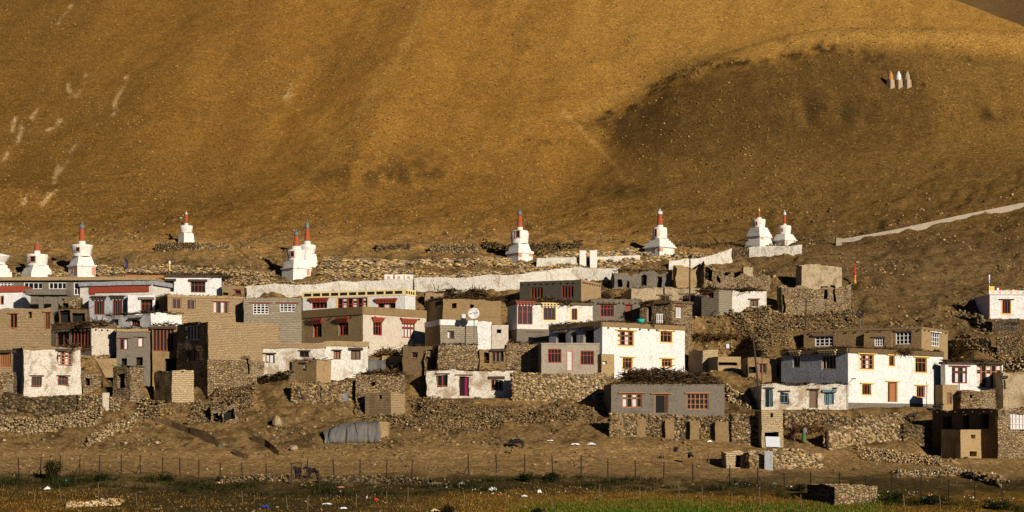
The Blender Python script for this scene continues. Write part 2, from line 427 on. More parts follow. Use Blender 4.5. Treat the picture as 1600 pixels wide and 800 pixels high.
def pick(tones, n, rs=RS):
    return tones[rs.randint(0, len(tones), n)]*rs.uniform(0.6, 1.25, (n, 1))*np.array([.78, .71, .57])
def stones_obj(name, P, S, C, parent=None, origin=(0, 0, 0), rot=None, jit=0.32):
    V, Fq = stones_geo(np.asarray(P, float), np.asarray(S, float), rot, jit)
    return mesh_obj(name, V, Fq, M['rock'], parent, origin, col=np.repeat(C, 8, axis=0))
def sticks_geo(A, D, L, R):
    """A start (n,3), D direction (n,3) unit, L length, R radius -> square section sticks"""
    n = len(A); up = np.tile([0.13, 0.21, 0.97], (n, 1)); u = np.cross(D, up); u /= np.linalg.norm(u, axis=1)[:, None]+1e-9
    w = np.cross(u, D); V = np.empty((n, 8, 3))
    for k, (l, s) in enumerate(((0, 1.0), (1, 0.6))):
        for j, (p, q) in enumerate(((-1,-1),(1,-1),(1,1),(-1,1))):
            V[:, k*4+j] = A+D*(L*l)[:, None]+(u*p+w*q)*(R*s)[:, None]
    return V.reshape(-1, 3), (_CF[None]+(np.arange(n)*8)[:, None, None]).reshape(-1, 4)
TWIG = np.array([(.07,.045,.028),(.12,.075,.04),(.045,.03,.02),(.17,.11,.06),(.09,.06,.045)])
TWIG_O = np.array([(.20,.11,.045),(.13,.08,.04),(.26,.16,.07),(.08,.05,.03)])
def sticks_obj(name, A, D, L, R, C, parent=None, origin=(0, 0, 0)):
    V, Fq = sticks_geo(A, D, L, R); return mesh_obj(name, V, Fq, M['twig'], parent, origin, col=np.repeat(C, 8, axis=0))
def twig_line(name, p0, p1, z0, h, nrm, parent, dens=26, tones=TWIG, out=0.28, deep=0.5):
    """a layer of brushwood laid along the top of a wall between p0 and p1"""
    p0 = np.array(p0[:2]); p1 = np.array(p1[:2]); Lg = np.linalg.norm(p1-p0)
    n = max(8, int(Lg*dens*(h/0.3))); s = RS.uniform(0, 1, n); P = p0+(p1-p0)*s[:, None]
    nr = np.array(nrm[:2]); D = np.zeros((n, 3)); tt = (p1-p0)/max(Lg, 1e-6)
    D[:, :2] = nr*RS.uniform(0.5, 1, (n, 1))+tt*RS.uniform(-0.9, 0.9, (n, 1)); D[:, 2] = RS.uniform(-0.25, 0.3, n)
    D /= np.linalg.norm(D, axis=1)[:, None]
    A = np.zeros((n, 3)); A[:, :2] = P-nr*deep; A[:, 2] = z0+RS.uniform(0, 1, n)**1.3*h*(0.7+0.6*vnoise(s*Lg*0.8, 0*s, 3))
    return sticks_obj(name, A, D, RS.uniform(deep+0.05, deep+out, n), RS.uniform(0.012, 0.035, n), pick(TWIG if tones is None else tones, n), parent)
def twig_heap(name, P, sx, sy, sz, n, label=None, cat='brushwood', tones=TWIG, parent=None, group=None, ln=(0.4, 1.0)):
    """heap of cut brush: P base centre"""
    r = RS.uniform(0, 1, n)**0.5; a = RS.uniform(0, 2*math.pi, n)
    A = np.zeros((n, 3)); A[:, 0] = P[0]+r*np.cos(a)*sx; A[:, 1] = P[1]+r*np.sin(a)*sy
    lump = 0.65+0.7*(vnoise(A[:, 0]*1.1, A[:, 1]*1.1, 9)+0.5)
    A[:, 2] = P[2]+RS.uniform(0, 1, n)*sz*np.sqrt(np.maximum(0, 1-r**2*0.85))*lump
    D = RS.normal(0, 1, (n, 3)); D[:, 2] *= 0.35; D /= np.linalg.norm(D, axis=1)[:, None]
    o = sticks_obj(name, A, D, RS.uniform(ln[0], ln[1], n), RS.uniform(0.015, 0.04, n), pick(tones, n), parent, (0, 0, 0) if parent else tuple(P))
    if label: tag(o, label, cat, group)
    return o
def leaves_geo(P, s):
    n = len(P); u = RS.normal(0, 1, (n, 3)); u /= np.linalg.norm(u, axis=1)[:, None]
    w = np.cross(u, RS.normal(0, 1, (n, 3))); w /= np.linalg.norm(w, axis=1)[:, None]
    s = s[:, None]; V = np.stack([P-u*s, P+w*s*0.5, P+u*s, P-w*s*0.5], 1)
    return V.reshape(-1, 3), np.arange(n*4).reshape(-1, 4)
def blades_geo(P, h, lean=0.35, w=0.03):
    n = len(P); a = RS.uniform(0, math.pi, n); u = np.stack([np.cos(a)*w, np.sin(a)*w, 0*a], 1)
    tip = P+np.stack([RS.uniform(-lean, lean, n)*h, RS.uniform(-lean, lean, n)*h, h], 1)
    V = np.stack([P-u, P+u, tip+u*0.2, tip-u*0.2], 1)
    return V.reshape(-1, 3), np.arange(n*4).reshape(-1, 4)

def stone_wall(label, pts, h, tones=ROCK_T, size=0.11, thick=0.45, cat='stone wall', name='stone_wall', ragged=0.25, white=None, group=None, down=0.3, front_z=None, mortar=None):
    """dry stone wall along photo points [(px, py_base)...]; real stones laid over a core"""
    size *= .72
    G = [gpt(*p) for p in pts]; origin = G[0]
    VV = []; FF = []; CC = []; core = MB(); off = 0
    hs = h if hasattr(h, "__len__") else [h]*len(pts)
    for (a, b, h0, h1) in zip(G[:-1], G[1:], hs[:-1], hs[1:]):
        a2, b2 = np.array(a[:2]), np.array(b[:2]); Lg = np.linalg.norm(b2-a2); t = (b2-a2)/Lg; nr = np.array([t[1], -t[0]])
        if nr[1] > 0: nr = -nr
        za = float(hz(a2[0], a2[1])); zb = float(hz(b2[0], b2[1]))
        if front_z is not None: za = zb = front_z
        P8 = []
        for zz, hh0, hh1, k in ((-1, -down-0.6, -down-0.6, 1), (0, h0-0.06, h1-0.06, 0.85)):
            for q, z, hh, sg in ((a2, za, hh0, 1), (b2, zb, hh1, 1), (b2, zb, hh1, -1), (a2, za, hh0, -1)):
                pp = q+nr*(thick/2-0.03)*k*sg; P8.append((pp[0], pp[1], z+hh))
        core.hexa(P8)
        hm = max(h0, h1)+down
        rows = int(hm/(size*1.15))+1; nper = int(Lg/(size*1.75))+1
        for side in (1, -1):
            size_ = size
            k = rows*nper; u = (np.tile(np.arange(nper), rows)+RS.uniform(-0.3, 0.3, k)+0.5*np.repeat(np.arange(rows) % 2, nper))/nper
            v = (np.repeat(np.arange(rows), nper)+RS.uniform(-0.2, 0.2, k))*size*1.15
            u = np.clip(u, 0, 1); hh = h0+(h1-h0)*u; lim = hh+ragged*vnoise(u*Lg*0.9+a[0], 0*u, 5)*1.6
            ok = v-down < lim; u, v = u[ok], v[ok]-down; k = len(u)
            Pc = a2+(b2-a2)*u[:, None]+nr*side*(thick/2-0.04)*(1-0.12*np.clip(v/hm, 0, 1))[:, None]
            P3 = np.column_stack([Pc, za+(zb-za)*u+v+size*0.4])
            S = np.column_stack([RS.uniform(0.75, 1.35, k)*size, RS.uniform(0.4, 0.65, k)*size*1.5, RS.uniform(0.5, 0.85, k)*size])
            P3 += RS.normal(0, size*.22, P3.shape); Vs, Fs = stones_geo(P3, S, math.atan2(t[1], t[0]), 0.36); Cs = pick(tones, k)
            if white is not None:
                wl_, wh_ = white; m = (v > wl_) & (v < wh_) if side == 1 else np.zeros(k, bool)
                Cs[m] = pick(np.array([(.74,.69,.60),(.68,.62,.52),(.60,.52,.40)]), m.sum())
            VV.append(Vs); FF.append(Fs+off); CC.append(np.repeat(Cs, 8, 0)); off += len(Vs)
    V = np.concatenate(VV); Fq = np.concatenate(FF); C = np.concatenate(CC)
    nc = len(core.V); cf = np.array(core.F)+len(V); V = np.concatenate([V, np.array(core.V)]); Fq = np.concatenate([Fq, cf])
    C = np.concatenate([C, np.tile(np.array(mortar or (.14, .10, .065)), (nc, 1))])
    o = mesh_obj(name, V, Fq, M['rock'], None, origin, col=C)
    return tag(o, label, cat, group)

# ------------------------------------------------------------------ houses
class Face:
    def __init__(s, O, u, W): s.O = np.array(O[:2], float); s.u = np.array(u, float); s.W = W; s.n = np.array([u[1], -u[0]])
    def tz(s, px, py):
        X = (px-PXC)/F; t = (X*s.O[1]-s.O[0])/(s.u[0]-X*s.u[1]); Yp = s.O[1]+t*s.u[1]
        return t, (PYH-py)/F*Yp
    def p(s, t, z, d=0.0):
        q = s.O+s.u*t+s.n*d; return (q[0], q[1], z)
    def box(s, mb, t0, t1, z0, z1, d0, d1, m=0):
        mb.hexa([s.p(t0, z0, d1), s.p(t1, z0, d1), s.p(t1, z0, d0), s.p(t0, z0, d0),
                 s.p(t0, z1, d1), s.p(t1, z1, d1), s.p(t1, z1, d0), s.p(t0, z1, d0)], m)
def wobble(V, amp):
    V = np.asarray(V, float)
    if amp <= 0: return V
    s = V[:, 0]*0.83+V[:, 1]*0.41; q = V[:, 0]*0.37-V[:, 1]*0.9
    d = np.stack([fbm(s*1.1, V[:, 2]*1.1, 3, 3), fbm(q*1.1+9, V[:, 2]*1.1, 8, 3), 0.6*fbm(s*0.9, q*0.9, 13, 3)], 1)
    return V+d*amp*1.2
def wall_grid(mb, f, W, z0, z1, holes, dep=0.22, step=0.7, m=0, top=None):
    def cuts(lo, hi, hs):
        c = sorted(set([lo, hi]+[min(max(h, lo), hi) for h in hs])); out = [c[0]]
        for a, b in zip(c[:-1], c[1:]):
            if b-a < 1e-4: continue
            n = max(1, int(math.ceil((b-a)/step))); out += [a+(b-a)*k/n for k in range(1, n+1)]
        return out
    ts = cuts(0, W, [h[0] for h in holes]+[h[1] for h in holes]); zs = cuts(z0, z1, [h[2] for h in holes]+[h[3] for h in holes])
    tf = (lambda t, z: z) if top is None else (lambda t, z: z0+(z-z0)*(top(t)-z0)/(z1-z0))
    for a, b in zip(ts[:-1], ts[1:]):
        for c, d in zip(zs[:-1], zs[1:]):
            mt, mz = (a+b)/2, (c+d)/2
            if any(h[0] < mt < h[1] and h[2] < mz < h[3] for h in holes): continue
            mb.quad(f.p(a, tf(a, c)), f.p(b, tf(b, c)), f.p(b, tf(b, d)), f.p(a, tf(a, d)), m)
    for (a, b, c, d) in [h[:4] for h in holes]:
        a, b, c, d = max(a, 0), min(b, W), max(c, z0), min(d, z1)
        mb.quad(f.p(a, c), f.p(a, c, -dep), f.p(a, d, -dep), f.p(a, d), m); mb.quad(f.p(b, c, -dep), f.p(b, c), f.p(b, d), f.p(b, d, -dep), m)
        mb.quad(f.p(a, c), f.p(b, c), f.p(b, c, -dep), f.p(a, c, -dep), m); mb.quad(f.p(a, d, -dep), f.p(b, d, -dep), f.p(b, d), f.p(a, d), m)

def lintel(f, root, t0, t1, z, kind, mat='wood'):
    mb = MB()
    if kind == 'plain': f.box(mb, t0-.16, t1+.16, z, z+.11, -.1, .14)
    elif kind == 'wide': f.box(mb, t0-.35, t1+.35, z+.03, z+.12, -.1, .16)
    elif kind == 'thick': f.box(mb, t0-.22, t1+.22, z, z+.24, -.1, .2)
    elif kind == 'step':
        for k in range(3):
            f.box(mb, t0-.05-.1*k, t1+.05+.1*k, z+.16*k, z+.16*k+.14, -.1, .12+.07*k)
            n = max(3, int((t1-t0)/.28))
            for j in range(n):
                a = t0-.05-.1*k+(t1-t0+.1+.2*k)*(j+.25)/n; f.box(mb, a, a+.12, z+.16*k-.06, z+.16*k-.002, .02, .16+.07*k)
    elif kind == 'dots':
        f.box(mb, t0-.3, t1+.3, z+.40, z+.48, -.1, .34); f.box(mb, t0-.2, t1+.2, z+.18, z+.24, -.1, .22)
        n = max(3, int((t1-t0+.4)/.3))
        for j in range(n):
            a = t0-.2+(t1-t0+.4)*(j+.2)/n
            f.box(mb, a, a+.15, z+.26, z+.38, -.05, .30); f.box(mb, a+.02, a+.13, z+.02, z+.16, -.05, .18)
    o = mb.build('lintel', M[mat], root); return o

def window(f, root, t0, t1, z0, z1, st):
    """frame mesh with pane, lintel, surround as its sub-parts"""
    fr = st.get('fr', 'redbrown'); nx, nz = st.get('nx', 3), st.get('nz', 2); b = st.get('b', .055); dep = st.get('dep', .22)
    mb = MB(); d0, d1 = -dep+.03, -dep+.11
    f.box(mb, t0+.005, t0+.09, z0+.005, z1-.005, d0, d1+.02); f.box(mb, t1-.09, t1-.005, z0+.005, z1-.005, d0, d1+.02)
    f.box(mb, t0+.09, t1-.09, z1-.09, z1-.005, d0, d1+.02); f.box(mb, t0+.09, t1-.09, z0+.005, z0+.09, d0, d1+.02)
    for k in range(1, nx):
        c = t0+(t1-t0)*k/nx; f.box(mb, c-b/2, c+b/2, z0+.09, z1-.09, d0+.01, d1)
    for k in range(1, nz):
        c = z0+(z1-z0)*(k if nz == 2 and not st.get('even') else k)/nz
        if nz == 2 and not st.get('even'): c = z0+(z1-z0)*.68
        f.box(mb, t0+.09, t1-.09, c-.03, c+.03, d0+.016, d1-.012)
    w = mb.build('window', M[fr], root)
    p = MB(); f.box(p, t0+.002, t1-.002, z0+.002, z1-.002, -dep-.05, -dep+.02); p.build('pane', M[st.get('pane', 'glass')], w)
    cu = st.get('cur')
    if cu:
        cm = MB()
        for k in range(nx):
            if cu == 'all' or k % 2 == (0 if cu == 'even' else 1):
                a = t0+(t1-t0)*k/nx+.07; c = t0+(t1-t0)*(k+1)/nx-.07
                for (y0, y1) in ((z0+.12, z0+(z1-z0)*.6), (z0+(z1-z0)*.75, z1-.12)) if nz > 1 else ((z0+.12, z1-.12),):
                    if c > a and y1 > y0: cm = MB(); f.box(cm, a, c, y0, y1, d0-.008, d0+.02); cm.build('curtain', M['curtain'], w)
    lk = st.get('lin', 'plain')
    if lk: lintel(f, w, t0, t1, z1+.003, lk, st.get('lm', fr))
    su = st.get('sur')
    if su:
        s = MB(); e = st.get('sw', .13)
        f.box(s, t0-e, t0-.002, z0-e, z1, -.02, .022); f.box(s, t1+.002, t1+e, z0-e, z1, -.02, .022); f.box(s, t0-.002, t1+.002, z0-e, z0-.002, -.02, .022)
        s.build('surround', M[su], w)
    if st.get('sill'):
        s = MB(); f.box(s, t0-.1, t1+.1, z0-.09, z0-.004, -.1, .1); s.build('sill', M[st.get('sill')], w)
    return w
def door(f, root, t0, t1, z0, z1, st):
    dep = st.get('dep', .25); fr = st.get('fr', 'wood'); mb = MB()
    f.box(mb, t0+.004, t0+.1, z0, z1-.004, -dep+.02, -dep+.14); f.box(mb, t1-.1, t1-.004, z0, z1-.004, -dep+.02, -dep+.14)
    f.box(mb, t0+.1, t1-.1, z1-.1, z1-.004, -dep+.02, -dep+.14)
    w = mb.build('door', M[fr], root)
    op = st.get('open', 0.0); m = MB(); tm = t0+.1+(t1-t0-.2)*op
    b = MB(); f.box(b, t0+.002, t1-.002, z0-.01, z1-.002, -dep-.06, -dep-.02); b.build('dark_interior', M['void'], w)
    if op < 0.95:
        f.box(m, tm, t1-.1, z0+.03, z1-.1, -dep-.01, -dep+.04)
        for k in range(1, 4):
            c = z0+(z1-z0)*k/4; f.box(m, tm+.04, t1-.14, c-.03, c+.03, -dep+.042, -dep+.06)
        m.build('door_leaf', M[st.get('leaf', fr)], w)
    if st.get('lin', 'plain'): lintel(f, w, t0, t1, z1+.003, st.get('lin', 'plain'), st.get('lm', fr))
    if st.get('sur'):
        s = MB(); e = .11; f.box(s, t0-e, t0-.002, z0, z1, -.02, .022); f.box(s, t1+.002, t1+e, z0, z1, -.02, .022); s.build('surround', M[st['sur']], w)
    return w
def hole_dark(f, root, t0, t1, z0, z1, dep):
    b = MB(); f.box(b, t0-.1, t1+.1, z0-.1, z1+.1, -dep-.05, -dep+.003); return b.build('opening', M['void'], root)

WS = {  # window styles
 'red3': dict(fr='red', nx=3, nz=2), 'red4': dict(fr='red', nx=4, nz=2), 'brown3': dict(fr='redbrown', nx=3, nz=2),
 'step': dict(fr='red', nx=3, nz=2, lin='step', lm='red'), 'white4': dict(fr='framewhite', nx=4, nz=3, even=1, lin='plain', lm='wood', b=.07),
 'white3': dict(fr='framewhite', nx=3, nz=3, even=1, lin='plain', lm='wood', b=.07),
 'orange4': dict(fr='orange', nx=4, nz=3, even=1, sur='paleyellow', lin='wide', lm='yellow', cur='even', b=.08),
 'orange2': dict(fr='orange', nx=3, nz=2, sur='paleyellow', lin='wide', lm='yellow', b=.08), 'hole': dict(hole=1), 'door': dict(door=1),
 'dark2': dict(fr='wooddark', nx=2, nz=2, lin='plain', lm='wooddark'), 'plainbrown': dict(fr='redbrown', nx=2, nz=1, lin='plain', lm='wooddark')}

HOUSES = []
def H(label, C, L, R, top, base, th, mat, wins=(), name='house', cat='house', D=5.0, par=None, rough=0.05, group=None, Lmat=None, dY=0.0, ragged=0.0, beams=None, base_m=None, twigs=0.0, pad=True, raise_z=0.0):
    HOUSES.append(dict(locals()))
def prep_houses():
    for h in HOUSES:
        C = gpt(h['C'], h['base'], natural); x, Y, z = C
        Y2 = Y+h['dY']
        if h['dY']: x, Y, z = at(h['C'], h['base'], Y2)
        th = math.radians(h['th']); ct, st = math.cos(th), math.sin(th)
        XR = (h['R']-PXC)/F; XL = (h['L']-PXC)/F
        wR = (XR*Y-x)/(ct-XR*st); wL = (x-XL*Y)/(st+XL*ct) if h['L'] < h['C']-4 else h['D']
        if h['R'] < h['C']+2: wR = h['D']
        if h['L'] < h['C']-4 and st < .1: wL = h['D']
        h.update(pC=np.array([x, Y]), zb=z, wR=wR, wL=wL, zt=(PYH-h['top'])/F*Y, r=np.array([ct, st]), l=np.array([-st, ct]))
        if h['pad']:
            A = h['pC']+h['r']*wR; B = h['pC']+h['l']*wL if h['L'] < h['C']-4 else h['pC']
            PADS.append((min(B[0], x)-.2, max(A[0], x)+.2, Y-.6-h['dY']*.9, max(A[1], B[1]) if h['L'] < h['C']-4 else A[1], z-.03, 2.2))
    PADS.sort(key=lambda p: -p[2])
def build_houses():
    for h in HOUSES: build_house(h)
def build_house(h):
    x, Y = h['pC']; z0 = h['zb']; zt = h['zt']; r, l = h['r'], h['l']; wR, wL = h['wR'], h['wL']
    root = empty(h['name'], (x, Y, z0), h['label'], h['cat'], h['group'])
    h['root'] = root
    fR = Face(h['pC'], r, wR); fL = Face(h['pC']+l*wL, -l, wL); faces = {'R': fR, 'L': fL}
    Bc = h['pC']+l*wL+r*wR; fB = Face(Bc, -r, wR); fS = Face(h['pC']+r*wR, l, wL)
    zd = z0-2.5
    hol = {'R': [], 'L': []}; todo = []
    for w in h['wins']:
        fk, x0, y0, x1, y1, sty = w[:6]; st = dict(WS[sty]) if isinstance(sty, str) else dict(sty)
        if len(w) > 6: st.update(w[6])
        f = faces[fk]; t0, _ = f.tz(x0, y0); t1, _ = f.tz(x1, y0); _, za = f.tz((x0+x1)/2, y1); _, zb = f.tz((x0+x1)/2, y0)
        t0 = max(t0, .05); t1 = min(t1, f.W-.05); zb = min(zb, zt-.12)
        if t1-t0 < .08 or zb-za < .08: continue
        dep = st.get('dep', .25 if st.get('door') else (.6 if st.get('hole') else .22))
        st['dep'] = dep; hol[fk].append((t0, t1, za, zb, dep)); todo.append((f, t0, t1, za, zb, st))
    rag = h['ragged'] or (.26 if not h['par'] and h['rough'] >= .05 else 0)
    def topf(f):
        if not rag: return None
        return lambda t: zt+rag*(float(fbm(np.array([(f.O+f.u*t)[0]*0.9]), np.array([(f.O+f.u*t)[1]*0.9]), 21, 3)[0])-0.25)
    rough = h['rough']*(1.5 if h['rough'] >= .04 else 1); mats = [M[h['mat']], M[h['Lmat'] or h['mat']]]  # several left faces get a darker material, shade put into the colour
    mb = MB()
    for f, k, mi in ((fR, 'R', 0), (fL, 'L', 1)):
        hs = hol[k]
        wall_grid(mb, f, f.W, zd, zt, hs, dep=(max([q[4] for q in hs]) if hs else .22), m=mi, top=topf(f), step=0.35 if rag else 0.7)
    for f in (fS, fB): wall_grid(mb, f, f.W, zd, zt, [], m=0, top=topf(f), step=1.0)
    mb.V = [tuple(v) for v in wobble(np.array(mb.V), rough)] if rough else mb.V
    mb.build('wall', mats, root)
    # roof: rim and sunken deck
    rb = MB(); e = .32; q = [h['pC'], h['pC']+r*wR, Bc, h['pC']+l*wL]; cx = sum(q)/4
    inn = [p+(cx-p)/np.linalg.norm(cx-p)*e*1.3 for p in q]; zr = zt-(.3 if not rag else (.45 if rag < .32 else 1.2))
    if not rag:
        for i in range(4):
            j = (i+1) % 4; a, b, c, d = q[i], q[j], inn[j], inn[i]
            rb.quad((*a, zt-.002), (*b, zt-.002), (*c, zt-.002), (*d, zt-.002)); rb.quad((*d, zr), (*c, zr), (*c, zt-.002), (*d, zt-.002))
    rb.poly([(*p, zr) for p in inn]); rb.build('roof', M['muddark'], root)
    pr = h['par']
    if pr:   # (px height of the band, protrusion, material, name)
        hh = pr[0]/F*Y; p = pr[1]; pb = MB(); z1 = zt+.02; zz0 = zt-hh
        for f in (fR, fL, fS, fB):
            n = max(1, int(f.W/.8))
            for k in range(n):
                a, b = f.W*k/n, f.W*(k+1)/n
                ja, jb = [float(vnoise(np.array([(f.O+f.u*t)[0]*1.7+5]), np.array([(f.O+f.u*t)[1]*1.7]), 4)[0])*rough*2 for t in (a, b)]
                ea = -p if k == 0 else 0; eb = p if k == n-1 else 0
                pb.hexa([f.p(a+ea*0, zz0+ja*.6, p), f.p(b, zz0+jb*.6, p), f.p(b, zz0, -.15), f.p(a, zz0, -.15),
                         f.p(a, z1+ja, p), f.p(b, z1+jb, p), f.p(b, z1, -.15), f.p(a, z1, -.15)])
        pb.build(pr[3] if len(pr) > 3 else 'parapet', M[pr[2]], root)
    if h['twigs']:
        hh = h['twigs']/F*Y
        for f in (fR, fL) if h['L'] < h['C']-4 else (fR,):
            twig_line('brushwood_edge', f.p(0, 0), f.p(f.W, 0), zt-.02, hh, f.n, root)
    if h['beams']:
        dz, sp, bm = h['beams']; zz = zt-dz/F*Y
        for f in (fR, fL) if h['L'] < h['C']-4 else (fR,):
            t = sp*.5
            while t < f.W-.2:
                b = MB(); f.box(b, t, t+.13, zz, zz+.13, -.1, .16); b.build('beam_end', M[bm], root); t += sp*rnd.uniform(.8, 1.25)
    if h['base_m']:
        dz, p, bm = h['base_m']; b = MB(); zz = z0+dz/F*Y
        for f in (fR, fL): f.box(b, 0 if f is fL else -p, f.W+(p if f is fL else 0)-.001*(f is fL), zd, zz, -.15, p)
        b.build('plinth', M[bm], root)
    for (f, t0, t1, za, zb, st) in todo:
        md = max([q[4] for q in hol['R' if f is fR else 'L']]); st['dep'] = min(md, st['dep']) if not st.get('hole') else md
        if st.get('hole'): hole_dark(f, root, t0, t1, za, zb, md)
        elif st.get('door'): door(f, root, t0, t1, za, zb, st)
        else: window(f, root, t0, t1, za, zb, st)
        if md > st['dep']+.01 and not st.get('hole'):
            pass
    return root

def wash_wall(label, pts, h, thick=.9, group=None, mat='washwall', name='prayer_wall'):
    """lime washed wall body: one lumpy box run"""
    G = [gpt(*p) for p in pts]; b = MB(); P = []
    for (a, c, h0, h1) in zip(G[:-1], G[1:], h[:-1], h[1:]):
        n = max(2, int(math.hypot(c[0]-a[0], c[1]-a[1])/.45))
        for k in range(n+(c is G[-1])):
            t = k/n; x_ = a[0]+(c[0]-a[0])*t; y_ = a[1]+(c[1]-a[1])*t; P.append((x_, y_, a[2]+(c[2]-a[2])*t, (h0+(h1-h0)*t)*(1+.22*float(vnoise(np.array([x_*.8]), np.array([2.]), 6)[0]))))
    for p, q in zip(P[:-1], P[1:]):
        for k in range(4):
            f0, f1 = (k/4, (k+1)/4)
            lo = [p[2]-.6+(p[3]+.6)*f0, q[2]-.6+(q[3]+.6)*f0]; hi = [p[2]-.6+(p[3]+.6)*f1, q[2]-.6+(q[3]+.6)*f1]; e0, e1 = thick/2-.12*f0, thick/2-.12*f1
            b.quad((p[0], p[1]-e0, lo[0]), (q[0], q[1]-e0, lo[1]), (q[0], q[1]-e1, hi[1]), (p[0], p[1]-e1, hi[0]))
            b.quad((q[0], q[1]+e0, lo[1]), (p[0], p[1]+e0, lo[0]), (p[0], p[1]+e1, hi[0]), (q[0], q[1]+e1, hi[1]))
        e = thick/2-.12; b.quad((p[0], p[1]-e, p[2]+p[3]), (q[0], q[1]-e, q[2]+q[3]), (q[0], q[1]+e, q[2]+q[3]), (p[0], p[1]+e, p[2]+p[3]))
    for p, s in ((P[0], 1), (P[-1], -1)):
        e, e2 = thick/2, thick/2-.12; b.quad(*[(p[0], p[1]+e*s, p[2]-.6), (p[0], p[1]-e*s, p[2]-.6), (p[0], p[1]-e2*s, p[2]+p[3]), (p[0], p[1]+e2*s, p[2]+p[3])])
    b.V = [tuple(v) for v in wobble(np.array(b.V), .12)]
    return tag(b.build(name, M[mat], None, G[0]), label, 'prayer wall' if name == 'prayer_wall' else 'terrace wall', group)
# ------------------------------------------------------------------ the village, house by house (photo pixels of the corner nearest the lens)
X = dict
# -- upper left
H('long grey cement block with slab roof and white gridded windows, far upper left', 236, -20, 236, 433, 482, 88, 'concrete', [
  ('L', 0, 441, 22, 452, 'white4', X(lin=None)), ('L', 37, 441, 67, 461, 'white4', X(nz=2, lin=None)), ('L', 76, 441, 104, 461, 'white4', X(nz=2, lin=None)), ('L', 115, 441, 126, 461, 'white3', X(nx=2, nz=2, lin=None))], par=(5, .45, 'mudlight', 'roof_slab'), rough=.01, D=6)
H('pale house with a long red timber band under its white cornice, upper left', 238, 125, 266, 439, 492, 74, 'white2', [
], par=(6, .3, 'greywash', 'cornice'), rough=.02)
H('grey washed room with two dark corbelled windows in front of the red banded house', 139, 137, 199, 461, 503, 5, 'greywash', [
  ('R', 147, 470, 163, 492, X(fr='redbrown', nx=4, nz=1, lin='dots', lm='wooddark', pane='void')), ('R', 176, 469, 191, 492, X(fr='redbrown', nx=4, nz=1, lin='dots', lm='wooddark', pane='void'))], rough=.03, D=2.5)
H('bright white wall piece with a deep wooden window right of the grey washed room', 200, 198, 242, 461, 503, 4, 'white', [('R', 220, 468, 238, 489, X(fr='redbrown', nx=3, nz=2, lin='thick', lm='concrete', pane='void', dep=.4))], rough=.04, D=2.3)
H('low bright white annex below the pale house with the red band', 236, 165, 299, 488, 540, 48, 'white', [('L', 205, 498, 219, 508, X(fr='redbrown', nx=4, nz=1, lin='wide', lm='wood')), ('L', 178, 500, 185, 508, X(fr='wood', nx=2, nz=1, lin='plain'))], rough=.05, twigs=3)
H('half collapsed dark lean to of poles and sheets beside the cement porch', 92, 90, 136, 482, 514, 5, 'muddark', [('R', 94, 484, 110, 505, 'hole'), ('R', 113, 488, 133, 503, 'hole')], rough=.08, twigs=3, D=2, name='lean_to', cat='shed')
H('brown rubble wall room behind the lean to, left', 98, 96, 126, 464, 500, 5, 'stonemud', [('R', 99, 470, 108, 490, 'hole')], rough=.1, D=2, ragged=.5)
H('white wall and red band house cut by the left edge of the photo', 35, -30, 36, 447, 500, 86, 'white', [('L', 0, 462, 6, 476, X(fr='orange', nx=1, nz=1, lin=None))], par=(9, .2, 'red', 'red_band'), rough=.03, D=4)
H('tan mud brick house with two narrow wooden windows at the left edge', 79, -30, 82, 481, 548, 84, 'brick', [('L', 15, 490, 27, 513, X(fr='orange', nx=2, nz=1, lin='plain')), ('L', 44, 486, 50, 496, 'hole'), ('L', 70, 488, 79, 515, X(fr='orange', nx=2, nz=1, lin='plain'))], rough=.05, D=5)
H('house with a dark timber veranda on its shaded side and a cream plaster end', 143, 78, 182, 505, 558, 50, 'cream', [('L', 88, 518, 108, 540, X(fr='redbrown', nx=2, nz=1, lin=None)), ('L', 109, 511, 141, 549, X(fr='redbrown', nx=6, nz=1, lin=None, pane='void', b=.1))], par=(7, .06, 'muddark'), Lmat='concrete', rough=.04, twigs=4, beams=(11, .8, 'wooddark'))
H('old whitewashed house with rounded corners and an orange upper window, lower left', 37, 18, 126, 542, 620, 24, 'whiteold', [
  ('R', 90, 549, 113, 571, X(fr='orange', nx=4, nz=4, even=1, cur='even', lin='thick', lm='wooddark', b=.1)), ('R', 49, 588, 66, 604, X(fr='redbrown', nx=4, nz=1, lin='plain', lm='wooddark')), ('R', 91, 588, 107, 602, X(fr='redbrown', nx=3, nz=2, lin='plain', lm='wooddark'))], par=(4, .12, 'mud'), Lmat='greywash', rough=.12, D=5)  # left face greyed, its shade put into the wash colour
H('shed with an orange glazed front beside the rounded white house at the left edge', 18, -30, 20, 547, 620, 84, 'brick', [('L', 0, 551, 17, 574, X(fr='orange', nx=5, nz=1, lin=None, b=.12))], par=(4, .35, 'wooddark', 'eave'), rough=.06, D=4)
H('grey washed two storey house with small dark windows left of the big brick house', 182, 180, 259, 514, 606, 12, 'concrete', [
  ('R', 187, 529, 200, 547, X(fr='redbrown', nx=2, nz=1, lin='wide', lm='wood', cur='odd')), ('R', 215, 527, 224, 543, X(fr='redbrown', nx=1, nz=1, lin='wide', lm='wood', cur='all')), ('R', 190, 560, 198, 572, 'hole'), ('R', 213, 558, 223, 571, 'hole'), ('R', 241, 560, 248, 570, 'hole')], par=(4, .15, 'mudlight'), rough=.04, twigs=5, D=5, dY=6.5)
H('dark timber glazed room between the grey washed house and the big brick house', 238, 236, 279, 509, 604, 8, 'mud', [('R', 239, 514, 272, 549, X(fr='redbrown', nx=6, nz=1, lin='thick', lm='wooddark', b=.12, pane='void')), ('R', 258, 560, 277, 600, 'hole')], rough=.04, twigs=6, D=3, dY=6)
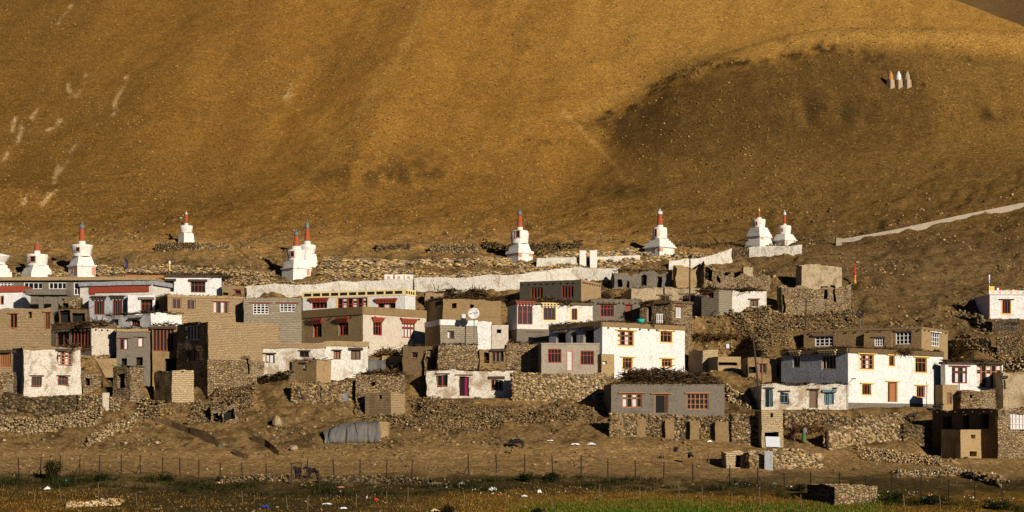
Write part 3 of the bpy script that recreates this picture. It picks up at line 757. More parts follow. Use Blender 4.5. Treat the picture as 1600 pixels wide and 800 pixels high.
H('big mud brick house with stone footing and pale slatted window on its shaded side', 325, 277, 436, 501, 604, 34, 'brick', [('L', 291, 508, 311, 532, X(fr='curtain', nx=4, nz=1, lin='thick', lm='wooddark', b=.16)), ('L', 294, 548, 308, 568, X(fr='wood', nx=2, nz=1, lin='plain', lm='wooddark', pane='wood', b=.1))], Lmat='stonemud', rough=.06, base_m=(42, .09, 'stonemud'))
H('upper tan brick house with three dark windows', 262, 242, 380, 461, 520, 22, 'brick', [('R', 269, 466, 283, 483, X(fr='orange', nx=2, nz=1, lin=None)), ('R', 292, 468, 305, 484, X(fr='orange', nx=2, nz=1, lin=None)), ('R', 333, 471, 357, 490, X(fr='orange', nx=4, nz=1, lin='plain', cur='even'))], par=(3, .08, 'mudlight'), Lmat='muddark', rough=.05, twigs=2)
H('grey brick house with two blue white gridded windows under red lintels', 381, 379, 471, 465, 518, 6, 'brickgrey', [('R', 395, 474, 420, 491, X(fr='framewhite', nx=4, nz=4, even=1, lin='wide', lm='red', b=.09)), ('R', 437, 474, 462, 487, X(fr='framewhite', nx=4, nz=3, even=1, lin='wide', lm='red', b=.07))], rough=.05)
H('white house with a thick black brushwood roof edge and dark framed windows, upper left', 249, 247, 346, 430, 470, 6, 'white', [('R', 257, 439, 272, 456, X(fr='wooddark', nx=2, nz=1, lin='thick', lm='wooddark')), ('R', 298, 440, 321, 457, X(fr='redbrown', nx=4, nz=2, lin='thick', lm='wooddark'))], rough=.05, twigs=7, par=(3, .2, 'wooddark', 'eave'))
H('house front showing only an orange beam below dark brushwood, behind the white house', 196, 194, 252, 430, 468, 5, 'mud', [], par=(4, .25, 'orange', 'eave'), rough=.03, twigs=6, D=4)
H('small mud shed at the right end of the brushwood roofed white house', 347, 345, 381, 445, 470, 5, 'mud', [('R', 345, 457, 356, 461, 'hole'), ('R', 367, 453, 377, 460, X(fr='redbrown', nx=1, nz=1, lin='plain'))], rough=.06, twigs=1.5, D=3)
# -- centre
H('white prayer house with yellow frieze of black slots and red stepped lintels', 633, 473, 649, 452, 506, 68, 'white', [
  ('L', 487, 472, 511, 482, X(fr='red', nx=4, nz=1, lin='step', lm='red')), ('L', 527, 465, 574, 486, X(fr='red', nx=6, nz=2, even=1, sur='yellow', lin=None, cur='odd', b=.16)), ('L', 590, 473, 618, 484, X(fr='red', nx=3, nz=1, lin='step', lm='red', cur='odd'))], rough=.0, pad=True, name='prayer_house')
H('large mud and cream house with red stepped lintels over tall red windows', 567, 435, 666, 479, 556, 46, 'cream', [
  ('L', 454, 505, 467, 528, 'step'), ('L', 489, 505, 503, 527, 'step'), ('L', 529, 503, 544, 524, 'step'), ('R', 583, 503, 597, 524, 'step'), ('R', 628, 505, 648, 528, X(fr='red', nx=4, nz=2, lin='step', lm='red', cur='all', b=.12))], par=(12, .08, 'mud'), Lmat='mudlight', rough=.03, beams=(16, 3.0, 'wooddark'))
H('long low whitewashed house with four small square windows and brick parapet', 391, 389, 508, 536, 588, 4, 'whiteold', [('R', 414, 553, 429, 568, X(fr='wooddark', nx=2, nz=1, lin='plain', pane='curtain')), ('R', 468, 549, 483, 558, X(fr='wooddark', nx=2, nz=1, lin='plain'))], par=(8, .1, 'brick'), rough=.09, D=5)
H('whitewashed end room with two wooden windows beside the long low house', 508, 506, 575, 534, 590, 4, 'white2', [('R', 521, 548, 532, 562, X(fr='wooddark', nx=2, nz=1, lin='plain', pane='orange')), ('R', 549, 547, 564, 562, X(fr='wooddark', nx=2, nz=1, lin='thick', lm='wooddark', pane='wood'))], par=(7, .1, 'mudlight'), rough=.07, D=5)
H('small square mud hut with one tiny window below the long low white house', 494, 456, 517, 562, 600, 56, 'mudlight', [('L', 472, 567, 478, 577, X(fr='wood', nx=1, nz=1, lin='plain', cur='all'))], Lmat='mud', rough=.06, twigs=2, name='mud_hut', cat='hut')
H('dull mud room with one small orange shuttered window right of the tarpaulin', 629, 627, 676, 540, 584, 5, 'muddark', [('R', 643, 549, 653, 560, X(fr='orange', nx=1, nz=1, lin=None, dep=.3))], rough=.07, twigs=2, D=4)
H('rubble stone room with brushwood on top behind the white house with magenta door', 685, 683, 746, 538, 586, 8, 'stone', [], rough=.12, twigs=3, D=5)
H('low rubble stone barn with one dark hole below the upper tarpaulin', 556, 552, 632, 584, 626, 4, 'stone', [('R', 579, 597, 588, 603, 'hole')], rough=.12, twigs=2, D=3, name='stone_barn', cat='barn')
H('brick latrine block with plaster end wall under the low stone barn', 611, 570, 633, 612, 652, 52, 'brick', [('L', 591, 617, 596, 624, 'hole'), ('L', 580, 650, 588, 657, 'hole')], Lmat='brick', rough=.05, name='brick_hut', cat='hut')
H('low patchy white house with a magenta door and a red window, lower centre', 667, 665, 806, 578, 622, 4, 'whiteold', [('R', 683, 585, 700, 604, X(fr='red', nx=2, nz=1, lin='plain', lm='wooddark', b=.1)), ('R', 717, 587, 733, 618, X(door=1, fr='redbrown', open=.6, leaf='magenta', lin='wide', lm='wood')), ('R', 767, 592, 785, 609, X(fr='orange', nx=3, nz=1, lin='thick', lm='wooddark', b=.09))], rough=.10, twigs=2, D=4)
H('open timber stall between rubble walls above the patchy white house', 750, 748, 792, 545, 580, 4, 'mud', [('R', 757, 549, 765, 566, 'hole'), ('R', 769, 549, 787, 566, X(fr='wood', nx=3, nz=1, lin='thick', lm='wooddark', pane='void', b=.16))], rough=.06, D=3, name='timber_stall', cat='stall')
H('dark rubble stone barn between the timber stall and the pale cement house', 791, 789, 846, 536, 582, 3, 'stonemud', [], rough=.12, twigs=3, D=4, name='stone_barn', cat='barn')
H('pale cement house with a blank salmon door and red barred windows', 846, 844, 940, 536, 590, 5, 'pinkish', [('R', 856, 545, 877, 567, X(fr='red', nx=4, nz=2, lin=None)), ('R', 885, 547, 896, 579, X(door=1, fr='salmon', open=0, leaf='curtain', lin=None, dep=.1)), ('R', 907, 548, 928, 570, X(fr='red', nx=4, nz=2, lin=None))], rough=.02, D=3.2, par=(2, .05, 'pinkish'))
H('tan mud cubicle with a square hole against the corner of the tall white house', 940, 938, 960, 553, 592, 30, 'mudlight', [('R', 942, 564, 948, 569, 'hole')], rough=.04, D=2, name='mud_cubicle', cat='hut')
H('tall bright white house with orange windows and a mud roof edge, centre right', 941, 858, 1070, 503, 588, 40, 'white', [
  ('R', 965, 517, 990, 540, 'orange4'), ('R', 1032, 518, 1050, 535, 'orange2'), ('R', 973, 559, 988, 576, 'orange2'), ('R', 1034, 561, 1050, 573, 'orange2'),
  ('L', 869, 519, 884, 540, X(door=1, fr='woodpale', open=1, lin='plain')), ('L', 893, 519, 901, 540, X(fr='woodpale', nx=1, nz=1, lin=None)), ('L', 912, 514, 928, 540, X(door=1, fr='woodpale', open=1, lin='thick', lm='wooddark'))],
  par=(7, .08, 'mud'), Lmat='greywash', rough=.02, twigs=3, beams=(10, 1.3, 'wooddark'))  # grey wash on the left face puts its shade into the colour
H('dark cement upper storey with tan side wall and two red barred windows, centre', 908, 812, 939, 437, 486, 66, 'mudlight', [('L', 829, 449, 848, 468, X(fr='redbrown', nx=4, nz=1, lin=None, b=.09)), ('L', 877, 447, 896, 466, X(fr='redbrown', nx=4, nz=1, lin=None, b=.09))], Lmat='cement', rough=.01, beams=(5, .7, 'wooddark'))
H('white house with a wide red shop window and beige corbelled window, centre', 808, 793, 926, 472, 538, 14, 'white2', [
  ('R', 803, 478, 832, 507, X(fr='red', nx=3, nz=2, lin='dots', lm='red', b=.12)), ('R', 849, 481, 868, 500, X(fr='redbrown', nx=3, nz=1, lin='dots', lm='paleyellow', sur='paleyellow')), ('R', 893, 482, 902, 500, X(fr='redbrown', nx=2, nz=1, lin=None, sur='paleyellow')), ('R', 826, 519, 849, 534, 'white4')],
  base_m=(24, .05, 'concrete'), Lmat='white2', rough=.03, twigs=5, par=(3, .2, 'muddark', 'eave'))
H('brown mud house with square hole windows behind the satellite dish', 692, 664, 783, 466, 512, 22, 'mud', [('R', 706, 473, 713, 481, 'hole'), ('R', 735, 475, 741, 481, 'hole'), ('L', 680, 466, 691, 478, X(fr='redbrown', nx=1, nz=1, lin=None, pane='void'))], rough=.07, twigs=3)
H('low house with white parapet and grey brick walls below the satellite dish', 688, 664, 746, 500, 548, 22, 'brickgrey', [('R', 699, 517, 710, 530, X(fr='wood', nx=2, nz=1, lin=None, dep=.3, cur='even'))], par=(8, .06, 'white'), Lmat='brick', rough=.04, D=3)
H('plain white wall room right of the grey brick house, half in shadow', 746, 744, 768, 500, 546, 5, 'white', [], rough=.05, D=3)
H('tiny whitewashed cube with one square hole beside the big red shop window house', 768, 766, 794, 508, 548, 4, 'cream', [('R', 776, 515, 783, 521, 'hole')], rough=.04, D=3, name='whitewashed_hut', cat='hut')
H('dark grey cement room with a red barred window and a plain brown door', 923, 921, 1004, 467, 518, 5, 'concrete', [('R', 938, 476, 959, 495, X(fr='red', nx=4, nz=2, lin='wide', lm='wooddark')), ('R', 977, 476, 988, 502, X(door=1, fr='redbrown', open=0, leaf='redbrown', lin='plain'))], rough=.02, twigs=1.5, beams=(7, .55, 'wooddark'))
H('brown rubble stone house with black doorway and white slatted window', 1050, 1000, 1081, 470, 530, 52, 'stonemud', [('L', 1010, 478, 1018, 503, X(door=1, fr='woodpale', open=1, lin='wide', lm='orange')), ('R', 1056, 479, 1065, 497, X(fr='framewhite', nx=4, nz=1, lin='plain', lm='redbrown', b=.13))], Lmat='stonemud', rough=.08, par=(3, .2, 'muddark', 'eave'))
H('streaked whitewashed mud wall house with two shuttered windows, upper right of centre', 986, 984, 1098, 449, 492, 5, 'ruinwash', [('R', 1031, 462, 1045, 471, X(fr='wood', nx=3, nz=1, lin='wide', lm='wood')), ('R', 1066, 460, 1084, 478, X(fr='redbrown', nx=4, nz=1, lin='wide', lm='wood'))], rough=.07, twigs=1)
H('grey block room with one small wooden window', 1123, 1096, 1144, 452, 494, 50, 'brickgrey', [('L', 1106, 458, 1115, 466, X(fr='redbrown', nx=2, nz=1, lin='plain'))], rough=.02, twigs=2)
H('bright white room with a patched wooden window next to the grey block room', 1144, 1142, 1198, 453, 484, 4, 'white2', [('R', 1172, 468, 1185, 478, X(fr='wood', nx=2, nz=2, lin='plain', pane='mud' if 0 else 'wood'))], rough=.05, twigs=2, D=3)
# ruins
H('roofless grey ruin with a row of empty doorways above the streaked white house', 960, 958, 1050, 423, 452, 6, 'concrete', [('R', 965, 433, 972, 446, 'hole'), ('R', 979, 434, 983, 446, 'hole'), ('R', 1003, 429, 1011, 446, 'hole'), ('R', 1028, 428, 1035, 446, 'hole')], rough=.12, ragged=1.0, twigs=3, name='ruined_house', cat='ruin')
H('crumbling yellow mud wall ruin beside a dark power pole', 1057, 1052, 1096, 411, 450, 8, 'mudlight', [('R', 1053, 422, 1057, 446, 'hole')], rough=.15, ragged=1.2, name='ruined_house', cat='ruin', D=3)
H('broken mud ruin with two gaping black holes', 1100, 1096, 1146, 414, 452, 10, 'stonemud', [('R', 1103, 417, 1114, 436, 'hole'), ('R', 1120, 426, 1125, 436, 'hole')], rough=.2, ragged=1.6, name='ruined_house', cat='ruin', D=3)
H('low dark stone ruin overgrown with brush right of the broken mud ruin', 1146, 1143, 1203, 429, 455, 8, 'stonemud', [], rough=.2, ragged=1.2, name='ruined_house', cat='ruin', D=3)
H('pale lime streaked tower ruin, highest of the ruins on the right', 1253, 1244, 1316, 413, 454, 15, 'ruinwash', [], rough=.12, ragged=.5, name='ruined_tower', cat='ruin')
H('lower stone ruin with two vertical slits at the foot of the pale tower ruin', 1222, 1214, 1331, 443, 492, 12, 'stonemud', [('R', 1287, 448, 1293, 464, 'hole'), ('R', 1302, 446, 1306, 468, 'hole'), ('R', 1222, 456, 1226, 486, 'hole')], rough=.16, ragged=.8, name='ruined_house', cat='ruin', D=4)
# -- right
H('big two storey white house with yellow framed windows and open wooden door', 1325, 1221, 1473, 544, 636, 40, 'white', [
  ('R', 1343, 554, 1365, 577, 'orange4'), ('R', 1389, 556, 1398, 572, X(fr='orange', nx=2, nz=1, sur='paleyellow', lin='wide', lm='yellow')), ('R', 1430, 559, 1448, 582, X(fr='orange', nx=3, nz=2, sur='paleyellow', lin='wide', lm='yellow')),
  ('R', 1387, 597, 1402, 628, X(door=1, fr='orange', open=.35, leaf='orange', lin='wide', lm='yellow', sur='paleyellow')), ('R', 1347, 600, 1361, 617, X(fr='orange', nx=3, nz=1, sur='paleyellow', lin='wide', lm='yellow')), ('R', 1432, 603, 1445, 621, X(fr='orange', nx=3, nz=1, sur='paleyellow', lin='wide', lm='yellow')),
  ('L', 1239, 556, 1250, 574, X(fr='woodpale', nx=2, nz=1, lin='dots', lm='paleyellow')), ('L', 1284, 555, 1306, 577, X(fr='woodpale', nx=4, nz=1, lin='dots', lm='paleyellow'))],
  par=(7, .16, 'muddark', 'parapet'), Lmat='greywash', rough=.02, twigs=4, base_m=(7, .04, 'concrete'))  # left face of the white house coloured grey for its shade
H('brown mud upper storey with white gridded windows behind the big two storey white house', 1440, 1256, 1481, 511, 562, 58, 'mudlight', [
  ('L', 1399, 518, 1424, 538, 'white4'), ('L', 1273, 525, 1302, 541, 'white4', X(lin='thick')), ('R', 1455, 520, 1469, 541, X(fr='framewhite', nx=4, nz=3, even=1, lin='plain', b=.1))], par=(3, .06, 'mud'), Lmat='mud', rough=.03, beams=(6, 1.2, 'wooddark'))
H('small mud box room with a pinkish white window in front of the brown upper storey', 1393, 1350, 1396, 519, 556, 62, 'mud', [('L', 1366, 527, 1382, 541, X(fr='framewhite', nx=4, nz=3, even=1, lin='plain', lm='wood', b=.08))], rough=.03)
H('white house with brown and green glazed veranda on the right', 1477, 1470, 1567, 566, 640, 18, 'white', [
  ('R', 1487, 573, 1511, 599, X(fr='redbrown', nx=4, nz=2, lin='wide', lm='redbrown', cur='odd')), ('R', 1526, 568, 1565, 606, X(fr='orange', nx=5, nz=2, lin=None, pane='void', b=.14, cur='even'))], rough=.03, twigs=5, par=(2.5, .25, 'wooddark', 'eave'), dY=7.5)
H('low tan annex with small wooden door beside the big two storey white house', 1473, 1471, 1497, 601, 644, 12, 'mudlight', [('R', 1479, 613, 1488, 632, X(fr='orange', nx=1, nz=2, lin=None, pane='wood'))], rough=.04, D=1.6, dY=5)
H('rounded rubble and mud room under the glazed veranda', 1502, 1500, 1556, 608, 648, 8, 'stonemud', [('R', 1516, 614, 1520, 619, 'hole')], rough=.10, D=1.8, dY=5)
H('whitewashed mud wall house with tiny dark window at the right edge', 1567, 1565, 1640, 580, 632, 4, 'ruinwash', [('R', 1566, 591, 1571, 606, X(fr='wooddark', nx=1, nz=1, lin='thick'))], rough=.06, twigs=2, D=4, dY=6)
H('white hill shrine with ochre dots on its cornice, upper right edge', 1546, 1543, 1640, 460, 499, 5, 'white', [('R', 1566, 469, 1579, 490, X(fr='redbrown', nx=3, nz=1, lin='wide', lm='wooddark', sur='yellow', sw=.12, pane='void'))], rough=.0, name='hill_shrine', cat='shrine', D=5)
H('long unlit mud house with three open doorways and a sunlit end wall, lower right', 1559, 1457, 1640, 638, 716, 32, 'stonemud', [('L', 1473, 648, 1487, 669, 'hole'), ('L', 1504, 648, 1514, 670, 'hole'), ('L', 1530, 647, 1545, 670, 'hole'), ('R', 1579, 645, 1606, 671, X(fr='curtain', nx=5, nz=3, even=1, lin='plain', lm='wood', pane='curtain'))], Lmat='muddark', rough=.05, beams=(6, 1.1, 'wooddark'))  # dark mud on the unlit side puts shade into the colour
H('tall narrow mud box with two square holes in its sunlit face, lower right', 1501, 1471, 1538, 671, 716, 36, 'mudlight', [('R', 1517, 679, 1524, 685, 'hole'), ('R', 1515, 705, 1526, 713, 'hole')], Lmat='muddark', rough=.04, name='mud_box', cat='hut')  # left face: dark mud colour stands in for shade
H('grey cement house with orange windows and open door on a stone terrace', 955, 952, 1132, 600, 652, 5, 'concrete', [
  ('R', 972, 615, 1003, 637, X(fr='orange', nx=4, nz=2, lin='wide', lm='orange', cur='even', b=.08)), ('R', 1023, 616, 1044, 645, X(door=1, fr='orange', open=.75, leaf='wooddark', lin='wide', lm='orange')), ('R', 1073, 615, 1107, 640, X(fr='orange', nx=5, nz=3, even=1, lin='plain', lm='orange', b=.09))], rough=.02, twigs=6, D=5)
H('long low white house with blue grey shutters and brushwood roof, right', 1190, 1187, 1326, 600, 640, 4, 'whiteold', [
  ('R', 1195, 607, 1207, 636, X(door=1, fr='teal', open=.7, leaf='teal', lin='plain', lm='wooddark')), ('R', 1219, 612, 1232, 630, X(fr='teal', nx=2, nz=2, lin='plain', lm='wooddark')), ('R', 1264, 609, 1278, 638, X(door=1, fr='wood', open=0, leaf='wood', lin='plain', lm='wooddark')), ('R', 1288, 613, 1303, 632, X(fr='teal', nx=2, nz=1, lin='thick', lm='teal', pane='teal'))], rough=.07, twigs=3, D=5)
H('brick hut over an open stone stall hung with a pale sheet, lower right of centre', 1190, 1187, 1224, 640, 699, 4, 'brickpale', [('R', 1195, 675, 1217, 697, X(hole=1, dep=1.2)), ('R', 1204, 645, 1208, 652, 'hole')], rough=.06, D=3, name='brick_hut', cat='hut')
H('free standing mud brick cube tower below the grey washed house', 269, 241, 303, 578, 630, 36, 'brickpale', [('R', 283, 580, 287, 583, 'hole')], Lmat='brick', rough=.05, name='brick_tower', cat='tower')
H('mud room with a dark doorway and open shed left of the brick cube tower', 203, 176, 224, 573, 626, 50, 'stonemud', [('L', 183, 584, 195, 606, 'hole')], rough=.08, twigs=2, D=3, name='mud_shed', cat='shed')
H('small mud brick block room with grey sill, topmost in the cluster below the slope', 1098, 1076, 1122, 545, 572, 20, 'brickpale', [], Lmat='white2', rough=.06, D=3, dY=5)
H('grey mud room with a long dark slot opening', 1122, 1084, 1158, 557, 582, 12, 'mudlight', [('R', 1123, 566, 1152, 571, 'hole')], Lmat='concrete', rough=.04, D=2.5, dY=4)
H('mud room with orange shutters and a collapsed black doorway beside the leaning pole', 1169, 1166, 1222, 558, 590, 6, 'mud', [('R', 1169, 573, 1184, 583, 'hole'), ('R', 1186, 568, 1198, 584, X(fr='orange', nx=2, nz=1, lin='plain')), ('R', 1214, 567, 1219, 586, 'hole')], rough=.06, twigs=1, D=2.5)
H('tiny stone doorway hut at the foot of the terrace wall', 1134, 1131, 1167, 704, 731, 5, 'brickpale', [('R', 1149, 711, 1160, 730, X(hole=1, dep=.9))], rough=.09, D=2, name='stone_hut', cat='hut', ragged=.3)
H('square stone pen with one face in deep shadow in the foreground grass', 1305, 1262, 1371, 757, 790, 25, 'stone', [], Lmat='stonedark', rough=.10, name='stone_pen', cat='pen', ragged=.25, pad=False)  # darker stone on the shadowed face, shade put into its colour
H('retaining block of rubble under the white hill shrine', 1549, 1546, 1592, 498, 521, 5, 'stonedark', [], rough=.2, name='stone_plinth', cat='wall', D=2.2, ragged=.5)
H('earth bank with a black cave hole, left of two on the stony slope', 329, 327, 347, 634, 659, 10, 'stonemud', [('R', 333, 641, 343, 656, 'hole')], rough=.25, ragged=.9, D=2.5, name='dugout', cat='dugout')
H('earth bank with a wider black cave hole, right of two on the stony slope', 349, 347, 369, 636, 660, 10, 'stonemud', [('R', 352, 642, 365, 658, 'hole')], rough=.25, ragged=.9, D=2.5, name='dugout', cat='dugout')
H('stub of brown wall with a black doorway left of the long low white house', 368, 366, 391, 554, 592, 5, 'stonemud', [('R', 370, 559, 389, 584, 'hole')], rough=.12, ragged=.5, D=1.6, name='ruined_doorway', cat='ruin')
H('rubble arch with a black passage between the dull mud room and the stone room', 664, 662, 686, 547, 585, 5, 'stonemud', [('R', 666, 556, 684, 582, 'hole')], rough=.14, ragged=.5, D=1.6, name='rubble_arch', cat='ruin')
H('low tan block wall with ventilation gaps behind the red shop window house', 664, 662, 694, 456, 474, 6, 'brick', [('R', 672, 462, 677, 468, 'hole')], rough=.08, D=2)
H('low dark stone shelter between two tall stupas, on the rubble bank', 1080, 1078, 1106, 398, 409, 6, 'stonemud', [('R', 1088, 401, 1095, 408, 'hole')], rough=.15, D=2, ragged=.4, name='stone_shelter', cat='shelter')
H('brown stump of wall with a slit beside the brushy stone ruin', 1163, 1161, 1176, 416, 434, 8, 'ruinwash', [], rough=.15, D=1, ragged=.9, name='ruined_wall_stump', cat='ruin')
H('mud wall block with two dark slots below the timber veranda, left', 128, 126, 158, 583, 604, 8, 'stonemud', [('R', 134, 588, 141, 600, 'hole')], rough=.1, D=2, ragged=.3, name='mud_shed', cat='shed')
H('rubble and brick stub under the shed with the orange front', -28, -30, 20, 578, 624, 5, 'stonemud', [], rough=.1, D=2, ragged=.3, name='brick_stub', cat='wall')
prep_houses()
# ------------------------------------------------------------------ the ground sheet
def inpoly(px, py, P):
    c = np.zeros(px.shape, bool); n = len(P)
    for i in range(n):
        x0, y0 = P[i]; x1, y1 = P[(i+1) % n]
        if y0 == y1: continue
        k = ((y0 > py) != (y1 > py)) & (px < (x1-x0)*(py-y0)/(y1-y0)+x0); c ^= k
    return c
def dist_line(px, py, P):
    d = np.full(px.shape, 1e9)
    for (x0, y0), (x1, y1) in zip(P[:-1], P[1:]):
        L2 = (x1-x0)**2+(y1-y0)**2; t = np.clip(((px-x0)*(x1-x0)+(py-y0)*(y1-y0))/L2, 0, 1)
        d = np.minimum(d, np.hypot(px-x0-t*(x1-x0), py-y0-t*(y1-y0)))
    return d
def ground_colour(x, Y, z):
    px = x/Y*F+PXC; py = PYH-z/Y*F
    def C(c): return np.array(c)[None, :]
    col = np.tile(C((.30, .20, .10)), (len(x), 1))
    def blend(m, c, k=1.0):
        nonlocal col
        m = (np.clip(m, 0, 1)*k)[:, None]; col = col*(1-m)+C(c)*m
    n1 = fbm(x/6, Y/9, 61, 4); n2 = fbm(x/1.6, Y/3.0, 62, 4); n3 = fbm((x-.134*(Y-250))/2.2, Y/30, 63, 4)
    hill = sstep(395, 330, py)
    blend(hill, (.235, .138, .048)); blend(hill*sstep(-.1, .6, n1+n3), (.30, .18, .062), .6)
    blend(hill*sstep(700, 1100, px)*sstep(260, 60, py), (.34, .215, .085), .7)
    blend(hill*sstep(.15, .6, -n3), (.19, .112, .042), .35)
    blend(hill*sstep(250, 0, np.abs(px-(420-.25*py)))*0+hill*np.exp(-((px-(395-.15*py))/40)**2), (.15, .088, .035), .5)  # darker valley between folds: slope shade put into the colour
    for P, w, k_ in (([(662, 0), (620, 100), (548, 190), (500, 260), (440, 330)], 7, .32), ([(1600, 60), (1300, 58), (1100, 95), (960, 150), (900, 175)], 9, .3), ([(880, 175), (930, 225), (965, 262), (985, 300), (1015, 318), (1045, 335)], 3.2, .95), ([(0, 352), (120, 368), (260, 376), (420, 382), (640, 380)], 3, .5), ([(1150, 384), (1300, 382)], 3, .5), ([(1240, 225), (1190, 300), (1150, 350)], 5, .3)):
        blend(np.exp(-(dist_line(px+3*n2, py+3*n2, P)/w)**2), (.40, .27, .12), k_)  # first line paints the sunlit ridge of a fold brighter
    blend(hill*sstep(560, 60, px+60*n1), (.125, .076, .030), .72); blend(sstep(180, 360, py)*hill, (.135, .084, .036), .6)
    sp = [(885, 185), (960, 165), (1050, 125), (1100, 100), (1250, 74), (1330, 60), (1450, 60), (1700, 84), (1700, 430), (1010, 380), (985, 320), (955, 262)]
    isd = inpoly(px+12*n1, py+8*n1, sp); ds = dist_line(px, py, sp[:8]); dl = dist_line(px, py, [(1010, 380), (985, 320), (955, 262), (885, 185)])
    blend(np.where(isd, sstep(0, 30, ds)*sstep(0, 60, dl), 0), (.135, .088, .040), .85)
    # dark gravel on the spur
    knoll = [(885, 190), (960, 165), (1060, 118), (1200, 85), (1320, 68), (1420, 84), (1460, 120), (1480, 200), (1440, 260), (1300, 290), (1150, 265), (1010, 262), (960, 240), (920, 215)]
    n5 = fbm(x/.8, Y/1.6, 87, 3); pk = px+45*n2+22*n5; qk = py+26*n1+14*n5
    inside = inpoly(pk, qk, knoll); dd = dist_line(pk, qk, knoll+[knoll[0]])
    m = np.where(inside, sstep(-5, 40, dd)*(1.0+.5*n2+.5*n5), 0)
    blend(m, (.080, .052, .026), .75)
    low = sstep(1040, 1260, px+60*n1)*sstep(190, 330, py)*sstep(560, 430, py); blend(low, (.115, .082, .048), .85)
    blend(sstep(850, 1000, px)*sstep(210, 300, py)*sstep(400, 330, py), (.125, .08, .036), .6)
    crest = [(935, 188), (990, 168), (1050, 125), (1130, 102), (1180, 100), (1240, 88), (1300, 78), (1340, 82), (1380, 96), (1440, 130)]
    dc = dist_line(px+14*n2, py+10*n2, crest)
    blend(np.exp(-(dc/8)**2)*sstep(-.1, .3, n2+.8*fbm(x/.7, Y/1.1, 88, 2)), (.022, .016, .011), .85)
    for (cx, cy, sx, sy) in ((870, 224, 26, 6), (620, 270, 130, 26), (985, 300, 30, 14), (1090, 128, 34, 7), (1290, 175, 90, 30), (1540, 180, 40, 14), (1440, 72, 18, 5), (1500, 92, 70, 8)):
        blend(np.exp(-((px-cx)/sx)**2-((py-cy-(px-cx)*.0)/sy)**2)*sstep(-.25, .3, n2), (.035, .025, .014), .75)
    # pale salt streaks, upper left
    for P in ([(198, 122), (188, 145), (177, 180)], [(105, 125), (110, 145), (120, 150)], [(135, 120), (120, 148)], [(455, 130), (447, 155), (455, 150)], [(58, 170), (50, 185)], [(95, 190), (75, 205)], [(25, 185), (20, 205)], [(35, 200), (28, 222)], [(122, 218), (110, 238)], [(50, 300), (36, 320)], [(88, 297), (68, 320)], [(112, 8), (95, 25), (92, 38)], [(12, 240), (0, 268)], [(105, 250), (92, 270)], [(85, 285), (90, 260)]):
        blend(np.exp(-(dist_line(px+5*n2, py+5*n2, P)/2.8)**2)*sstep(-.35, .2, n2), (.5, .40, .32), .75)
    # village earth, paths and flats
    vil = sstep(385, 410, py); blend(vil, (.20, .143, .085)); blend(vil*sstep(0, .5, n2), (.27, .195, .115), .6); blend(vil*sstep(0.05, .5, -n1), (.125, .088, .05), .7); blend(vil*sstep(.1, .4, fbm(x/.9, Y/.8, 97, 4)), (.05, .036, .02), .7)
    blend(vil*sstep(1150, 1320, px)*sstep(600, 500, py), (.125, .09, .053), .75)
    blend(sstep(370, 384, py)*sstep(404, 388, py)*sstep(1150, 900, px), (.27, .18, .085), .7)
    road = sstep(690, 708, py-6*np.sin(px/210.0))*sstep(758, 742, py); blend(road, (.30, .215, .13), .8)
    # trackside and field
    dk = sstep(738, 752, py+14*n2+4*np.sin(px/90)); blend(dk, (.058, .046, .023), .9)
    blend(sstep(.05, .4, n1+n2*.5)*dk, (.20, .155, .09), .7)
    blend(dk*sstep(300, 60, px)*sstep(765, 785, py), (.16, .085, .02), .6)
    blend(sstep(762, 778, py+6*n2)*sstep(560, 800, px), (.20, .125, .03), .85)
    g = sstep(780, 790, py+5*n2-6*gau(px, 1050, 350))*sstep(760, 900, px)*sstep(1420, 1250, px); blend(g, (.06, .12, .016), .95)
    hk = hill[:, None]; return col*(np.array([1.05, .89, .58])*(1-hk)+np.array([1.15, .965, .54])*hk)
rowsY = np.concatenate([np.array([8, 30, 60, 85, 100, 112.0]), np.arange(118, 262, .34), np.arange(262, 340, .5), np.arange(340, 560, 3.0)])
colP = np.concatenate([np.array([-9000, -6000, -4000, -2500, -1500]), np.arange(-900, -60, 14), np.arange(-60, 1662, 3.6), np.arange(1670, 2500, 14), np.array([3100, 4000, 5500, 7500, 10500])])
XX, YY = np.meshgrid((colP-PXC)/F, rowsY); gx = (XX*YY).ravel(); gy = YY.ravel()
gz = hz(gx, gy)
nr_, nc_ = len(rowsY), len(colP); ii = np.arange(nr_*nc_).reshape(nr_, nc_)
GF = np.stack([ii[:-1, :-1], ii[:-1, 1:], ii[1:, 1:], ii[1:, :-1]], 2).reshape(-1, 4)
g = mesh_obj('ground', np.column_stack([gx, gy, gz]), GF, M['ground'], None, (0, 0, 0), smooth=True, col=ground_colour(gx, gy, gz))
tag(g, 'bare brown gravel mountainside and village slope running down to the field', 'ground', kind='structure')

# farther mountain behind the ridge at the upper right, and the range that closes the view
fx = np.linspace(-500, 700, 160); fy = np.linspace(560, 1100, 60); FX, FY = np.meshgrid(fx, fy)
fz = 60+(FY-560)*.62+14*fbm(FX/90, FY/90, 71, 4)+2*fbm(FX/12, FY/12, 72, 3)+6
FX, FY, fz = FX.ravel(), FY.ravel(), fz.ravel(); jj = np.arange(60*160).reshape(60, 160)
ff = np.stack([jj[:-1, :-1], jj[:-1, 1:], jj[1:, 1:], jj[1:, :-1]], 2).reshape(-1, 4)
g = mesh_obj('far_hills', np.column_stack([FX, FY, fz]), ff, M['ground'], None, (0, 0, 0), smooth=True, col=np.tile([.15, .088, .034], (len(FX), 1)))
tag(g, 'darker mountain behind the ridge at the upper right corner', 'hills', kind='structure')
build_houses()
for o_ in list(COL.objects):   # curtains: keep one cloth per window pane row only
    pass
